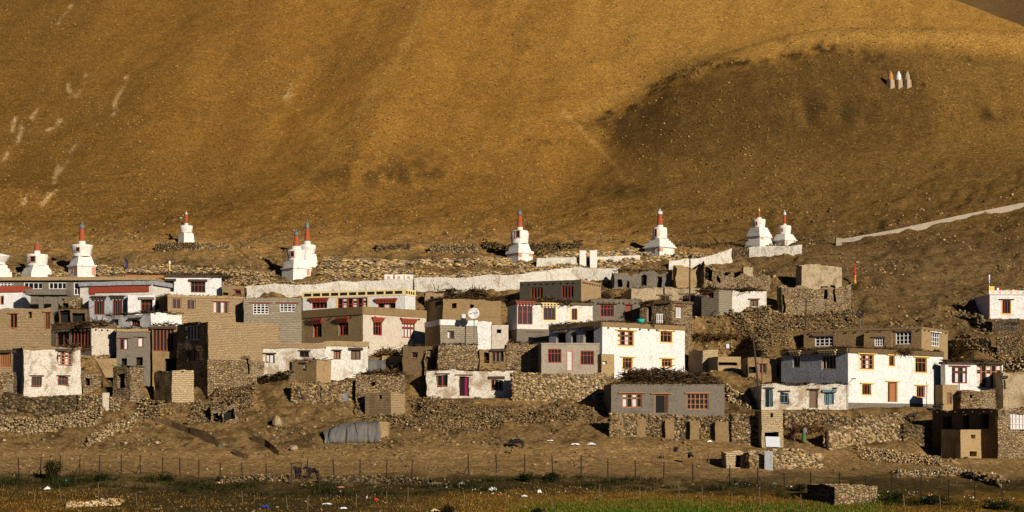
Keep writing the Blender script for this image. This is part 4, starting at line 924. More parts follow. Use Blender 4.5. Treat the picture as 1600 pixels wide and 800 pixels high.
# prayer house frieze: yellow band with black slots; hill shrine dots
def hroot(sub):
    for h in HOUSES:
        if sub in h['label']: return h
def hfaces(h): return Face(h['pC'], h['r'], h['wR']), Face(h['pC']+h['l']*h['wL'], -h['l'], h['wL'])
h = hroot('prayer house'); fR, fL = hfaces(h); b = MB(); e = h['zt']
for f in (fL, fR): f.box(b, -.04 if f is fL else 0, f.W+(.04 if f is fL else 0), e-.62, e+.03, -.2, .04)
for f, n in ((fL, 12), (fR, 4)):
    pass
b.build('frieze', M['paleyellow'], h['root'])
for f, n in ((fL, 11), (fR, 4)):
    for k in range(n):
        t = .2+(f.W-.3)*k/n; w_ = (f.W-.3)/n-.22; b = MB(); f.box(b, t, t+w_, e-.46, e-.14, .03, .05); b.build('frieze_slot', M['black'], h['root'])
h = hroot('hill shrine'); fR, fL = hfaces(h); e = h['zt']; b = MB(); fR.box(b, -.1, fR.W, e-.02, e+.42, -.2, .12); b.build('cornice', M['white'], h['root'])
for k in range(8):
    b = MB(); t = .3+k*.65; fR.box(b, t, t+.2, e+.10, e+.30, .11, .135); b.build('cornice_dot', M['flag_orange'] if k % 2 else M['yellow'], h['root'])
b = MB(); fR.box(b, -.1, .5, e+.42, e+.85, -.4, .14); b.build('corner_block', M['yellow'], h['root'])
b = MB(); fR.box(b, -.02, .05, h['zb'], e, -.02, .012); b.build('corner_stripe', M['red'], h['root'])

# ------------------------------------------------------------------ stupas
def stupa(label, cx, yb, prof_, spire, th=40, dY=0, tiers_mat='stupawhite', niche=None, group='whitewashed stupas above the village', dots=(), cap='metal', name='stupa'):
    """prof_: list of (y_from_base_px, half_width_px, 'sq'|'rd'); spire: (y0, y1, r0, r1, cap_h, cap_r)"""
    G = gpt(cx, yb); x, Y, z = G
    if dY: x, Y, z = at(cx, yb, Y+dY)
    s = Y/F; root = empty(name, (x, Y, z), label, 'stupa', group); rot = math.radians(th)
    kq = math.cos(math.radians(45-abs(45-th % 90)))+math.sin(math.radians(45-abs(45-th % 90)))
    sq = [p for p in prof_ if p[2] == 'sq']; rd = [p for p in prof_ if p[2] == 'rd']
    b = MB()
    for (h0, w0, _), (h1, w1, _) in zip(sq[:-1], sq[1:]):
        if h1 <= h0+.01: continue
        a0, a1 = w0*s*2/kq, w1*s*2/kq
        b.box((x, Y, z+h0*s-(.8 if h0 == 0 else 0)), a0, a0, (h1-h0)*s+(.8 if h0 == 0 else 0), rot, 0, a1/a0)
    V = wobble(np.array(b.V), .07); b.V = [tuple(v) for v in V]; b.build('base', M[tiers_mat], root)
    b = MB(); b.lathe((x, Y, z), [(w*s, h*s) for h, w, _ in rd], 28); b.V = [tuple(v) for v in wobble(np.array(b.V), .02)]
    dome = b.build('dome', M['stupawhite'], root, smooth=False)
    if niche:
        nx, ny, nw, nh = niche; a = math.radians(nx); rr = np.interp(ny, [p[0] for p in rd], [p[1] for p in rd])*s
        nb = MB(); f = Face((x+math.sin(a)*rr-math.cos(a)*nw*s/2, Y-math.cos(a)*rr-math.sin(a)*nw*s/2), (math.cos(a), math.sin(a)), nw*s)
        f.box(nb, -.06, nw*s+.06, z+(ny-nh/2)*s-.05, z+(ny+nh/2)*s+.05, -.25, .03); fr = nb.build('niche', M['salmon'], root)
        nb = MB(); f.box(nb, .05, nw*s-.02, z+(ny-nh/2)*s+.03, z+(ny+nh/2)*s-.02, -.2, .045); nb.build('niche_shade', M['void'], fr)  # black block on the surface paints the shade of a hollow niche
    y0, y1, r0, r1, ch, cr = spire
    b = MB(); pr = []; n = 9
    for k in range(n):
        a = y0+(y1-y0)*k/n; c = y0+(y1-y0)*(k+1)/n; ra = r0+(r1-r0)*k/n
        pr += [(ra*s, a*s), (ra*s*.93, (a+(c-a)*.75)*s), (ra*.88*s, (c-.01)*s)]
    b.lathe((x, Y, z), pr+[(r1*s*.8, y1*s)], 16); b.build('spire', M['spirered'], root)
    b = MB(); b.lathe((x, Y, z), [(cr*.9*s, y1*s), (cr*s, (y1+ch*.12)*s), (cr*.85*s, (y1+ch*.45)*s), (cr*.45*s, (y1+ch*.6)*s), (cr*.2*s, (y1+ch*.7)*s), (cr*.3*s, (y1+ch*.8)*s), (.02, (y1+ch)*s)], 16); b.build('parasol', M[cap], root)
    for (dx, dy, w, hh) in dots:
        # red ochre mark on the plinth face turned to the lens
        a = rot if dx > 0 else rot-math.pi/2
        hw = np.interp(dy, [p[0] for p in sq], [p[1] for p in sq])*s*2/kq/2
        n = (math.sin(a), -math.cos(a)); u = (math.cos(a), math.sin(a)); c = (x+n[0]*hw, Y+n[1]*hw)
        f = Face((c[0], c[1]), u, 1); off = (abs(dx)*hw*2-hw)*(1 if dx > 0 else -1); mb = MB(); f.box(mb, off-w*s, off+w*s, z+(dy-hh/2)*s, z+(dy+hh/2)*s, -.15, .035); mb.build('ochre_panel', M['salmon'], root)
    return root
SQ, RD = 'sq', 'rd'
def tiers(w0, w1, h0, h1, n):
    out = []
    for k in range(n):
        w = w0+(w1-w0)*k/(n-1) if n > 1 else w0; a = h0+(h1-h0)*k/n; c = h0+(h1-h0)*(k+1)/n; out += [(a, w, SQ), (c-.02, w*.97, SQ)]
    return out
stupa('partly cut off worn stupa at the left edge of the photo', -7, 431, tiers(27, 20, 0, 17, 3)+[(17, 16, RD), (20, 15, RD), (30, 22, RD), (32, 21, RD), (36, 5, RD), (40, 5, RD)], (40, 62, 5, 3, 9, 3))
stupa('squat stupa with crumbling tiers and a short red spire, second from the left', 58, 432, tiers(27, 19, 0, 17, 4)+[(16, 15, RD), (31, 17, RD), (34, 16.5, RD), (35, 5.5, RD), (40, 5, RD)], (40, 51, 5, 3.6, 7, 2.2), niche=(-10, 26, 8, 9))
stupa('tall stupa with grey cap, steep tiers and a pink niche on the left', 128, 431, [(0, 22, SQ), (14, 21.5, SQ), (14.1, 24, SQ), (16.5, 24, SQ)]+tiers(20, 15, 16.6, 31, 5)+[(30, 14, RD), (38, 14.5, RD), (46, 17, RD), (48, 16.5, RD), (48.5, 5.5, RD), (54, 6, RD)], (54, 74, 5, 3.2, 11, 4.6), niche=(-12, 41, 6, 9), dots=((.88, 7, 3, 12), (-.12, 7, 3, 12), (-.5, 7, 2, 5)))
stupa('lone white stupa with thin red spire on the slope, set apart and higher', 291, 383, [(0, 13, SQ), (8, 12.6, SQ), (8.1, 12.2, SQ), (18, 11.5, SQ), (18.1, 10, SQ), (19.5, 8.5, SQ), (19, 8.5, RD), (26, 10, RD), (30, 10.2, RD), (31, 3, RD), (34, 2.6, RD)], (34, 48, 2.2, 2.6, 5, 2), cap='sheet')
stupa('broad white stupa with red spire and grey cap in front of its twin', 463, 433, [(0, 23, SQ), (12, 22.5, SQ), (12.1, 24.5, SQ), (14, 24.5, SQ), (14.1, 21, SQ), (26, 17, SQ), (26, 13.2, RD), (41, 15, RD), (42, 14, RD), (43, 8, RD), (48, 8, RD)], (48, 65, 5.5, 2.6, 10, 4.2), niche=(-20, 35, 6, 9), dots=((.85, 8, 2.5, 11),))
stupa('taller white stupa partly hidden behind its twin', 480, 423, [(0, 22, SQ), (10, 21, SQ), (10.1, 17, SQ), (26, 14.5, SQ), (25, 11, RD), (38, 14, RD), (40, 13, RD), (41, 5.5, RD), (46, 5.5, RD)], (46, 66, 5, 2.4, 16, 3.6), dY=3, dots=((.9, 8, 3, 8),))
stupa('central white stupa with long red spire and an arched niche', 812, 405, [(0, 20, SQ), (8, 20.5, SQ), (8.1, 22.5, SQ), (12, 21.5, SQ)]+tiers(18, 14.5, 12.1, 24, 4)+[(24, 13, RD), (38, 14.5, RD), (43, 13.5, RD), (44.5, 12, RD), (45, 5, RD), (50, 5, RD)], (50, 69, 4.8, 2.6, 11, 4), niche=(-12, 38, 6, 11), dots=((-.1, 7, 3.5, 7), (.88, 7, 3.5, 6), (.12, 6, 3, 9)))
stupa('white stupa with wide pyramid tiers and a tall dark niche', 1031, 397, [(0, 23, SQ), (9, 23, SQ), (9.1, 26.5, SQ)]+[(11, 26.5, SQ)]+tiers(24, 14, 11.1, 24, 4)+[(24, 11.5, RD), (38, 11.5, RD), (41, 10.8, RD), (42, 5.2, RD), (45, 5, RD)], (45, 62, 5.2, 3, 9, 4.6), niche=(-38, 32, 3.5, 12), dots=((-.35, 4, 2.5, 5), (.1, 5, 3.5, 5)), cap='sheet')
stupa('taller of the two pale stupas on the right, with four stepped tiers', 1186, 387, [(0, 26, SQ), (3, 22, SQ), (14, 18, SQ), (14.1, 18, SQ), (15, 19.5, SQ), (17, 20.5, SQ)]+tiers(19.5, 14, 17.1, 31, 4)+[(31, 9, RD), (42, 10.3, RD), (44, 9.6, RD), (44.5, 4, RD), (47, 4, RD)], (47, 57, 2.6, 1.5, 7, 1.5), niche=(-32, 37, 2.4, 5), dots=((.2, 12, 3, 4), (-.9, 12, 2, 4)), cap='gold')
stupa('smaller of the two pale stupas on the right', 1226, 386,  [(0, 17.5, SQ), (9, 17, SQ), (9.1, 19, SQ), (11, 19, SQ), (11.1, 17.5, SQ), (20, 12, SQ), (20, 9, RD), (31, 10.3, RD), (33, 9.6, RD), (34, 3, RD), (36, 2.4, RD)], (36, 50, 2.2, 2, 8, 2.6), niche=(-32, 26, 2.4, 4), dots=((.12, 5, 2, 5), (.9, 5, 2, 5), (-.12, 5, 2, 5)), cap='sheet', dY=4)
def cairn(label, cx, yb, mat, hh, ww):
    x, Y, z = gpt(cx, yb); s = Y/F; root = empty('clay_shrine', (x, Y, z), label, 'shrine', 'three small clay shrines on the dark spur')
    b = MB(); b.box((x, Y, z-.5), ww*2*s/1.3, ww*2*s/1.3, hh*.42*s+.5, .6, 0, .82); b.build('base', M['palestone'], root)
    b = MB(); b.lathe((x, Y, z), [(ww*.66*s, hh*.40*s), (ww*.64*s, hh*.6*s), (ww*.55*s, hh*.76*s), (ww*.42*s, hh*.8*s), (ww*.3*s, hh*.92*s), (.02, hh*s)], 14); b.build('tower', M[mat], root)
cairn('orange small clay shrine, leftmost of the three on the dark spur', 1391.5, 135, 'ochrestone', 24, 6.5)
cairn('white topped small clay shrine, middle of the three on the dark spur', 1404, 135, 'stupawhite', 24, 6.5)
cairn('sand coloured small clay shrine, rightmost of the three on the dark spur', 1417.5, 134.5, 'palestone', 23.5, 6.5)

# ------------------------------------------------------------------ walls
W = stone_wall
MB_T = 1.3*np.array([(.46,.33,.17),(.60,.40,.16),(.25,.21,.17),(.37,.29,.19),(.15,.12,.10),(.55,.42,.26),(.30,.24,.17)])
mani = 'long prayer walls of stacked slabs between village and stupas'
def slabs(name, label, pts, w, h, n, size, cat='prayer wall', tones=MB_T, group=None, kind=None):
    """heap of flat slabs along ground points"""
    size *= .5; n = int(n*(3.0 if name == 'stone_row' else 2.3))
    G = [gpt(*p) for p in pts]; seg = np.array([np.hypot(b[0]-a[0], b[1]-a[1]) for a, b in zip(G[:-1], G[1:])]); cum = np.concatenate([[0], np.cumsum(seg)])
    d = RS.uniform(0, cum[-1], n); gx_ = np.interp(d, cum, [g_[0] for g_ in G]); gy_ = np.interp(d, cum, [g_[1] for g_ in G])
    o = RS.uniform(-1, 1, n); gy2 = gy_+o*w/2; gz_ = hz(gx_, gy2); up = RS.uniform(0, 1, n)**1.2*h*(1-np.abs(o)**2*.7)*(.6+.8*(vnoise(d*.8, 0*d, 4)+.5))
    row = name == 'stone_row'
    if row:
        q = np.floor((o+1)*2.5)/5; o = q*2-1+RS.uniform(-.12, .12, n); gy2 = gy_+o*w/2; gz_ = hz(gx_, gy2); up = RS.uniform(0, .42, n)*h*(.7+.6*(vnoise(d*.35, q*9, 4)+.5)); size = size*1.0
    sz = size*RS.uniform(.5, 1.4, n)
    P = np.column_stack([gx_, gy2, gz_+up]); S = np.column_stack([sz*RS.uniform(.7, 1.5, n)*(1.35 if row else 1), sz*.8, sz*RS.uniform(.3, .8, n)*(.75 if row else 1)])
    dn_ = (vnoise(P[:, 0]*.7, P[:, 1]*.9, 12) > -.33) | (RS.uniform(0, 1, n) < .3)
    if name == 'rubble_bank': P, S, n = P[dn_], S[dn_], int(dn_.sum())
    o = stones_obj(name, P, S, pick(tones, n), None, G[0], rot=-.05 if row else None); return tag(o, label, cat, group, kind)
WH = (0.05, 1.0)
wash_wall('whitewashed prayer wall running left from the yellow friezed prayer house', [(386, 463), (470, 461), (560, 458), (645, 456)], [1.1, 1.2, 1.3, 1.4], group=mani)
wash_wall('long whitewashed prayer wall stretching right behind the dark cement upper storey', [(648, 455), (730, 454), (810, 449), (900, 440), (966, 436)], [1.4, 1.5, 1.5, 1.5, 1.3], group=mani)
wash_wall('upper whitewashed prayer wall right of the central stupa', [(838, 419), (900, 415), (960, 411), (1000, 408)], [1.1, .9, .8, .6], group=mani)
wash_wall('short whitewashed prayer wall climbing to a bright squared end', [(1045, 418), (1090, 414), (1128, 409), (1143, 408)], [.7, .8, 1.1, 1.5], group=mani)
wash_wall('whitewashed terrace wall under the two pale stupas', [(1170, 400), (1240, 398), (1252, 393)], [1.0, 1.0, .7], group=None, name='terrace_wall')
W('brown stone terrace wall left of the whitewashed one under the pale stupas', [(1143, 402), (1169, 401)], [.9, .9], ROCK_D, .14, .6, 'terrace wall', 'terrace_wall', .1)
for i, (x0, lab) in enumerate(((603, 'left'), (619, 'middle'), (634, 'right'))):
    x, Y, z = gpt(x0+6, 452); f = Face((x-.5, Y-1.1), (1, 0), 1); rt = empty('prayer_cell', (x, Y-1.1, z), 'small white prayer cell with an ochre mark, %s of the row of three' % lab, 'shrine', 'three small white prayer cells on the long wall')
    b = MB(); f.box(b, 0, .95, z-.8, z+1.55, -1, 0); b.V = [tuple(v) for v in wobble(np.array(b.V), .05)]; b.build('body', M['stupawhite'], rt); b = MB(); f.box(b, .3, .6, z+1.1, z+1.35, -.1, .03); b.build('ochre_mark', M['salmon'], rt)
for x0, lab in ((906, 'left of the pair in the upper prayer wall'), (922, 'right of the pair in the upper prayer wall')):
    x, Y, z = gpt(x0+5, 413); f = Face((x-.4, Y-1), (1, 0), 1); rt = empty('prayer_cell', (x, Y-1, z), 'small whitewashed pillar, '+lab, 'shrine', 'pair of whitewashed pillars')
    b = MB(); f.box(b, 0, .8, z-.8, z+1.5, -1, 0); b.V = [tuple(v) for v in wobble(np.array(b.V), .07)]; b.build('body', M['stupawhite'], rt)
for i, (pts, w, h, n, sz, lab) in enumerate([
  ([(500, 430), (620, 428), (760, 430), (830, 425)], 2.6, .9, 900, .22, 'band of grey and ochre slabs heaped on the long prayer wall'),
  ([(500, 416), (600, 412), (720, 412), (800, 412)], 1.8, .8, 480, .28, 'upper row of big grey slabs left of the central stupa'),
  ([(500, 442), (600, 441), (720, 441), (830, 438), (960, 427)], 2.4, .9, 1100, .17, 'lower band of broken stones just above the white prayer wall'),
  ([(780, 414), (840, 414)], 2.0, .6, 160, .2, 'stones heaped around the foot of the central stupa'),
  ([(850, 404), (930, 400), (1000, 396), (1040, 398)], 2.0, .7, 380, .25, 'ochre slabs on the upper prayer wall between the two tall stupas'),
  ([(830, 428), (900, 422), (1000, 412), (1060, 404), (1140, 398)], 2.4, .9, 800, .24, 'ochre and grey slabs running up to the right prayer wall'),
  ([(150, 424), (250, 424), (330, 428), (430, 428)], 3.2, .8, 900, .18, 'rubble bank between the left stupas and the twin stupas'),
  ([(360, 446), (450, 446), (520, 448)], 2.8, .8, 420, .19, 'rubble bank below the twin stupas'),
  ([(0, 426), (60, 430), (110, 428)], 1.5, .5, 200, .18, 'rubble around the feet of the two left stupas')]):
    slabs('stone_row', lab, pts, w, h, n, sz, group='rows of heaped slabs below the stupas')
W('long low heap of dark stones on the open slope, left one of two', [(588, 391), (640, 391)], [.5, .6], ROCK_D, .15, .8, 'stone heap', 'stone_heap', .3)
W('long low heap of dark stones on the open slope, right one of two', [(674, 394), (748, 393)], [.7, .8], ROCK_T, .16, .8, 'stone heap', 'stone_heap', .3)
slabs('stone_heap', 'scattered dark ruin stones between the central stupa and the slope', [(755, 382), (840, 388), (910, 386)], 5, .7, 420, .2, 'stone heap', ROCK_D)
slabs('scattered_stones', 'thin line of stones along the path right of the wide tiered stupa', [(1060, 384), (1150, 384), (1290, 380)], 1.5, .4, 260, .14, 'stones', ROCK_D, kind='stuff')
W('low stone platform under the lone stupa on the slope', [(246, 391), (310, 388), (360, 386)], [.7, .7, .3], ROCK_T, .15, .8, 'platform', 'stone_platform', .15)
# village walls
W('dark unlit dry stone wall at the lower left', [(-10, 645), (60, 648), (122, 640)], [2.0, 1.5, 1.3], ROCK_D, .17, .6, ragged=.15)  # darker stones than the sunlit wall beside, shade put into the colour
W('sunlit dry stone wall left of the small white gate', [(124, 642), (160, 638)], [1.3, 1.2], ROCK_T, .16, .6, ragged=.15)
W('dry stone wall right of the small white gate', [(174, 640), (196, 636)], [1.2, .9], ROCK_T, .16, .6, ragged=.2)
slabs('rubble_bank', 'wide bank of pale loose stones under the dark wall at lower left', [(-10, 662), (60, 666), (110, 662), (160, 650)], 4.2, .6, 1500, .15, 'rubble', ROCK_L)
slabs('rubble_bank', 'tongue of pale tumbled stones running down beside the ditch, lower left', [(140, 690), (175, 672), (215, 655)], 3.0, .5, 600, .16, 'rubble', ROCK_L)
W('brown adobe wall behind the slope of bare earth, left', [(118, 577), (182, 574)], [1.2, 1.3], ROCK_T, .14, .5, ragged=.1)
W('dark stone wall joining the rounded white house and the doorway shed', [(116, 600), (178, 592)], [1.2, 1.5], ROCK_D, .15, .5, ragged=.15)
slabs('rubble_bank', 'pile of stones at the foot of the free standing brick tower', [(218, 636), (240, 640), (252, 645)], 3.5, .7, 300, .17, 'rubble', ROCK_T)
W('stone wall below the big brick house', [(330, 606), (380, 604), (456, 596)], [1.2, .9, .8], ROCK_T, .16, .6, ragged=.3)
W('stone terrace wall under the small square mud hut', [(456, 626), (500, 627), (556, 622)], [1.7, 1.6, 1.5], ROCK_T, .17, .6, ragged=.15)
slabs('rubble_bank', 'sheet of loose stones spilling down below the big brick house', [(300, 645), (340, 640), (380, 625), (400, 612)], 6, .5, 900, .14, 'rubble', ROCK_T)
slabs('rubble_bank', 'loose stones scattered below the brick latrine block', [(560, 655), (640, 655), (720, 660), (790, 655)], 5, .4, 900, .13, 'rubble', ROCK_T)
slabs('rubble_bank', 'brown rubble between the low barn and the tarpaulin', [(556, 640), (570, 632)], 3, .5, 160, .15, 'rubble', ROCK_T)
W('broad sunlit stone terrace wall beneath the pale cement house', [(800, 623), (860, 626), (948, 624)], [2.4, 2.5, 2.4], ROCK_L, .17, .7, ragged=.2)
W('stone and mud terrace wall carrying the grey cement house', [(952, 680), (1010, 680), (1080, 683), (1142, 688)], [1.85, 1.8, 1.85, 2.0], ROCK_T, .16, .6, ragged=.05, mortar=(.3, .23, .15))
for i, px_ in enumerate((963, 1003, 1047, 1086, 1125)):
    x, Y, z = gpt(px_, 681+(px_-953)*.04); b = MB(); f = Face((x-.45, Y-.18), (1, 0), 1); wall_grid(b, f, (1.1, .8, .8, .8, 1.2)[i], z-.6, z+1.62, [], step=.3); f.box(b, 0.02, (1.1, .8, .8, .8, 1.2)[i]-.02, z-.6, z+1.6, -.4, -.03); b.V = [tuple(v) for v in wobble(np.array(b.V), .09)]
    o = b.build('mud_pier', M['mud'], None, (x, Y, z)); tag(o, ('leftmost', 'second', 'third', 'fourth', 'rightmost')[i]+' plastered pier in the terrace wall of the grey cement house', 'pier', 'plastered piers of the terrace wall')
W('stepped stone wall joining the terrace to the brick hut stall', [(1143, 690), (1188, 692)], [2.4, 2.2], ROCK_T, .17, .6, ragged=.3)
W('low sunlit stone yard wall in front of the brick hut stall', [(1170, 732), (1215, 732), (1284, 730)], [1.3, 1.5, 1.3], ROCK_L, .18, .6, ragged=.3)
W('stone terrace wall below the long low white house', [(1226, 668), (1270, 662), (1330, 668), (1410, 662)], [1.4, 1.2, .9, .9], ROCK_T, .16, .6, ragged=.3)
W('lower dry stone wall behind the two walking people', [(1292, 702), (1330, 694), (1412, 684)], [1.7, 1.6, 1.3], ROCK_L, .18, .7, ragged=.3)
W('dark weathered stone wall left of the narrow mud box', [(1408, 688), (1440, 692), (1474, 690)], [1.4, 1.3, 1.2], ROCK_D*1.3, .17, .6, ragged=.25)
W('mud brick boundary wall right of the brown upper storey', [(1482, 550), (1546, 548)], [1.3, 1.2], ROCK_T, .12, .5, ragged=.1)
W('straight mud boundary wall below the white hill shrine', [(1558, 557), (1640, 557)], [1.9, 1.9], ROCK_T*.9, .12, .5, ragged=.05)
slabs('rubble_bank', 'boulders tumbling down beside the white hill shrine', [(1505, 497), (1530, 505), (1545, 520), (1525, 512)], 2.5, .8, 90, .32, 'rubble', ROCK_D*1.5)
slabs('rubble_bank', 'stones and rubbish on the roof edge of the veranda house', [(1480, 562), (1560, 560)], 1.2, .5, 160, .18, 'rubble', ROCK_T)
slabs('rubble_bank', 'heaped ochre roof stones at the right edge', [(1566, 577), (1640, 576)], 2.0, 1.1, 260, .22, 'rubble', MB_T)
slabs('rubble_bank', 'tumbled grey stones under the bright white room', [(1140, 496), (1170, 494), (1205, 492)], 3.5, .6, 380, .18, 'rubble', ROCK_T)
slabs('rubble_bank', 'debris slope of the ruins on the right', [(1185, 520), (1230, 516), (1300, 504), (1335, 490)], 8, .5, 1500, .14, 'rubble', ROCK_T)
slabs('rubble_bank', 'debris slope above the mud room with orange shutters', [(1120, 545), (1160, 540), (1200, 548)], 7, .5, 700, .14, 'rubble', ROCK_T)
slabs('rubble_bank', 'white rubble tipped beside the grey cement house', [(1135, 612), (1150, 622), (1172, 636)], 2.4, .6, 260, .2, 'rubble', ROCK_L*1.2)
slabs('rubble_bank', 'stone litter along the track below the long mud house', [(1400, 740), (1440, 742), (1500, 738), (1570, 752)], 3, .35, 420, .15, 'rubble', ROCK_L)
slabs('rubble_bank', 'tumbled ochre stones below the right terrace walls', [(1340, 708), (1400, 716), (1470, 722)], 4, .4, 500, .14, 'rubble', MB_T)
slabs('rubble_bank', 'broken corner stones of the small mud heap at lower right', [(1515, 745), (1535, 752), (1560, 758)], 2.5, .6, 120, .22, 'rubble', ROCK_T)
# concrete channel climbing to the right edge
pts = [(1310, 378), (1400, 362), (1500, 340), (1600, 320), (1680, 304)]
G = [gpt(*p) for p in pts]; o_ = G[0]; b = MB()
for a, c in zip(G[:-1], G[1:]):
    n = 12
    for k in range(n):
        p = [a[i]+(c[i]-a[i])*k/n for i in range(2)]; q = [a[i]+(c[i]-a[i])*(k+1)/n for i in range(2)]
        za, zc = a[2]+(c[2]-a[2])*k/n, a[2]+(c[2]-a[2])*(k+1)/n
        b.hexa([(p[0], p[1]-.3, za-.5), (q[0], q[1]-.3, zc-.5), (q[0], q[1]+.3, zc-.5), (p[0], p[1]+.3, za-.5), (p[0], p[1]-.28, za+.27), (q[0], q[1]-.28, zc+.27), (q[0], q[1]+.28, zc+.27), (p[0], p[1]+.28, za+.27)])
tag(b.build('water_channel', M['pinkish'], None, o_), 'pale cement water channel climbing the slope to the right edge', 'channel')
x, Y, z = gpt(1309, 382); b = MB(); b.box((x, Y-.5, z-.3), .7, .7, 1.0); tag(b.build('channel_box', M['pinkish'], None, (x, Y, z)), 'small cement box at the lower end of the water channel', 'box')

# ------------------------------------------------------------------ loose stones everywhere (nobody could count them)
def scatter(n, y0, y1, dens, smin, smax, seed):
    rs = np.random.RandomState(seed); Y = rs.uniform(y0, y1, n); u = rs.uniform(-60, 1660, n); x = (u-PXC)/F*Y; z = hz(x, Y); v = PYH-z/Y*F
    k = rs.uniform(0, 1, n) < dens(u, v, x, Y); x, Y, z, u, v = x[k], Y[k], z[k], u[k], v[k]; m = len(x)
    s = smin+(smax-smin)*rs.uniform(0, 1, m)**4
    return np.column_stack([x, Y, z+s*.25]), np.column_stack([s*rs.uniform(.7, 1.3, m), s, s*rs.uniform(.4, .8, m)]), m
P, S, m = scatter(150000, 160, 246, lambda u, v, x, Y: np.clip(.12+1.9*fbm(x/4, Y/4, 91, 3), .04, .95)*(.4+.6*sstep(710, 690, v))*(.35+.65*sstep(405, 425, v))*(1-.45*sstep(640, 670, v)), .025, .17, 5)
tag(stones_obj('loose_stones', P, S, pick(ROCK_T, m), None, (0, 190, 0)), 'loose stones strewn over the village slope', 'stones', kind='stuff')
P, S, m = scatter(46000, 244, 330, lambda u, v, x, Y: np.clip(.35+1.3*fbm(x/9, Y/20, 92, 3), .05, .9), .035, .15, 6)
cc = pick(np.array([(.34,.22,.09),(.28,.18,.07),(.42,.28,.12),(.20,.13,.06),(.30,.2,.08)]), m)
tag(stones_obj('scree_stones', P, S, cc, None, (0, 280, 40)), 'scree stones scattered over the mountainside', 'stones', kind='stuff')
P, S, m = scatter(14000, 120, 162, lambda u, v, x, Y: np.clip(.1+1.8*fbm(x/5, Y/3, 93, 3), .01, .8)*(1-.8*sstep(700, 900, u)), .02, .10, 8)
tag(stones_obj('trackside_stones', P, S, pick(ROCK_T, m), None, (0, 150, 0)), 'pale stones scattered beside the track and field', 'stones', kind='stuff')

h = hroot('pale house with a long red timber band'); fR, fL = hfaces(h)
for nm, (x0, y0, x1, y1), mt, d_ in (('red_band', (140, 448, 233, 457), 'red', .12), ('red_post', (140, 457, 149, 492), 'red', .08), ('cornice_line', (131, 444, 238, 446), 'wooddark', .05)):
    t0, zt_ = fL.tz(x0, y0); t1, _ = fL.tz(x1, y0); _, zb_ = fL.tz((x0+x1)/2, y1); b = MB(); fL.box(b, t0, t1, zb_, zt_, -.1, d_); b.build(nm, M[mt], h['root'])

slabs('rubble_bank', 'pile of pale white stones in the field, lower left', [(105, 792), (150, 788), (190, 786)], 1.6, .3, 330, .17, 'rubble', ROCK_L*1.3)
W('low dark stone bank along the track right of the donkeys', [(498, 755), (600, 754), (700, 760)], [.5, .55, .3], ROCK_D, .15, .7, ragged=.3)
slabs('rubble_bank', 'scattered stones beside the gate frame', [(340, 752), (400, 748), (460, 748)], 2.2, .3, 300, .13, 'rubble', ROCK_T)
slabs('rubble_bank', 'stones tumbled under the patchy white house and terrace', [(640, 640), (740, 648), (860, 645), (930, 650)], 4, .35, 700, .13, 'rubble', ROCK_T)

for i_, (pts_, hh_, lab_) in enumerate(([((238, 656), (268, 664), (300, 677)), (.25, .35, .45), 'thin raised earth edge of the ditch, upper stretch, left of centre'], [((298, 676), (320, 686), (341, 698)), (.5, .7, .5), 'raised earth edge of the ditch, thick lower stretch'], [((394, 687), (415, 697), (436, 711)), (.5, .7, .4), 'short separate raised earth edge right of the ditch'], [((366, 709), (388, 717)), (.4, .4), 'smallest raised earth edge near the track'])):
    wash_wall(lab_, list(pts_), list(hh_), .5, None, 'muddark', 'earth_bank')  # dark mud colour stands in for the ditch's shaded side
    COL.objects[-1]['category'] = 'bank'
# ------------------------------------------------------------------ tarpaulins
def tarp_shelter(label, px0, px1, yt, yb, depth, mat, mat2):
    x0, Y, z0 = gpt(px0, yb); x1 = (px1-PXC)/F*Y; zt = (PYH-yt)/F*Y; zb = z0-.25
    root = empty('tarpaulin_shelter', (x0, Y, zb), label, 'shelter'); n, m = 70, 20; V = []; Fq = []
    for i in range(n+1):
        for j in range(m+1):
            u, v = i/n, j/m; a = math.pi*(.02+.96*v)
            hh = (zt-zb)*(.80+.22*u-.03*math.sin(u*9))*(1-.30*max(0, .2-u)/.2)
            y = Y+depth*.5-math.cos(a)*depth*.55; z = zb+hh*math.sin(a)**.75
            V.append([x0+(x1-x0)*(u+.05*math.sin(v*9)*(u < .1)), y, z])
    V = np.array(V); k = np.stack([fbm(V[:, 0]*1.6, V[:, 2]*.7, 3, 3), fbm(V[:, 0]*2.6, V[:, 2]*.5, 7, 3), .6*fbm(V[:, 0]*1.8, V[:, 1]*1.5, 9, 3)], 1); V = V+k*.5*[1, .6, .4]+np.stack([0*V[:, 0], .05*np.sin(V[:, 0]*9+14*k[:, 0])*np.clip((zb+(zt-zb)*.62-V[:, 2])/.3, 0, 1), 0*V[:, 0]], 1)
    for i in range(n):
        for j in range(m): a = i*(m+1)+j; Fq.append((a, a+m+1, a+m+2, a+1))
    o = mesh_obj('tarpaulin', V, Fq, M[mat], root, smooth=True); s = o.modifiers.new('thick', 'SOLIDIFY'); s.thickness = .02
    b = MB(); f = Face((x0+.2, Y+depth*.25), (1, 0), 1); f.box(b, 0, x1-x0-.3, zb-.4, zb+(zt-zb)*.62, -.5*depth, 0); b.V = [tuple(v) for v in wobble(np.array(b.V), .1)]; b.build('stacked_fodder', M[mat2], root)
    for k in range(3):
        xa = x0+(x1-x0)*(.3+.2*k); b = MB(); b.tube((xa, Y-.1, zb+.1), (xa+.25, Y+depth*.45, zt+.1), .018, n=4); b.build('rope', M['canvas'], root)
    return root
tarp_shelter('large grey tarpaulin shelter with hanging canvas skirt on the open slope', 507, 590, 657, 692, 3.0, 'tarp', 'canvas')
tarp_shelter('smaller grey tarpaulin over fodder above the low stone barn', 546, 604, 560, 583, 2.2, 'tarp', 'muddark')
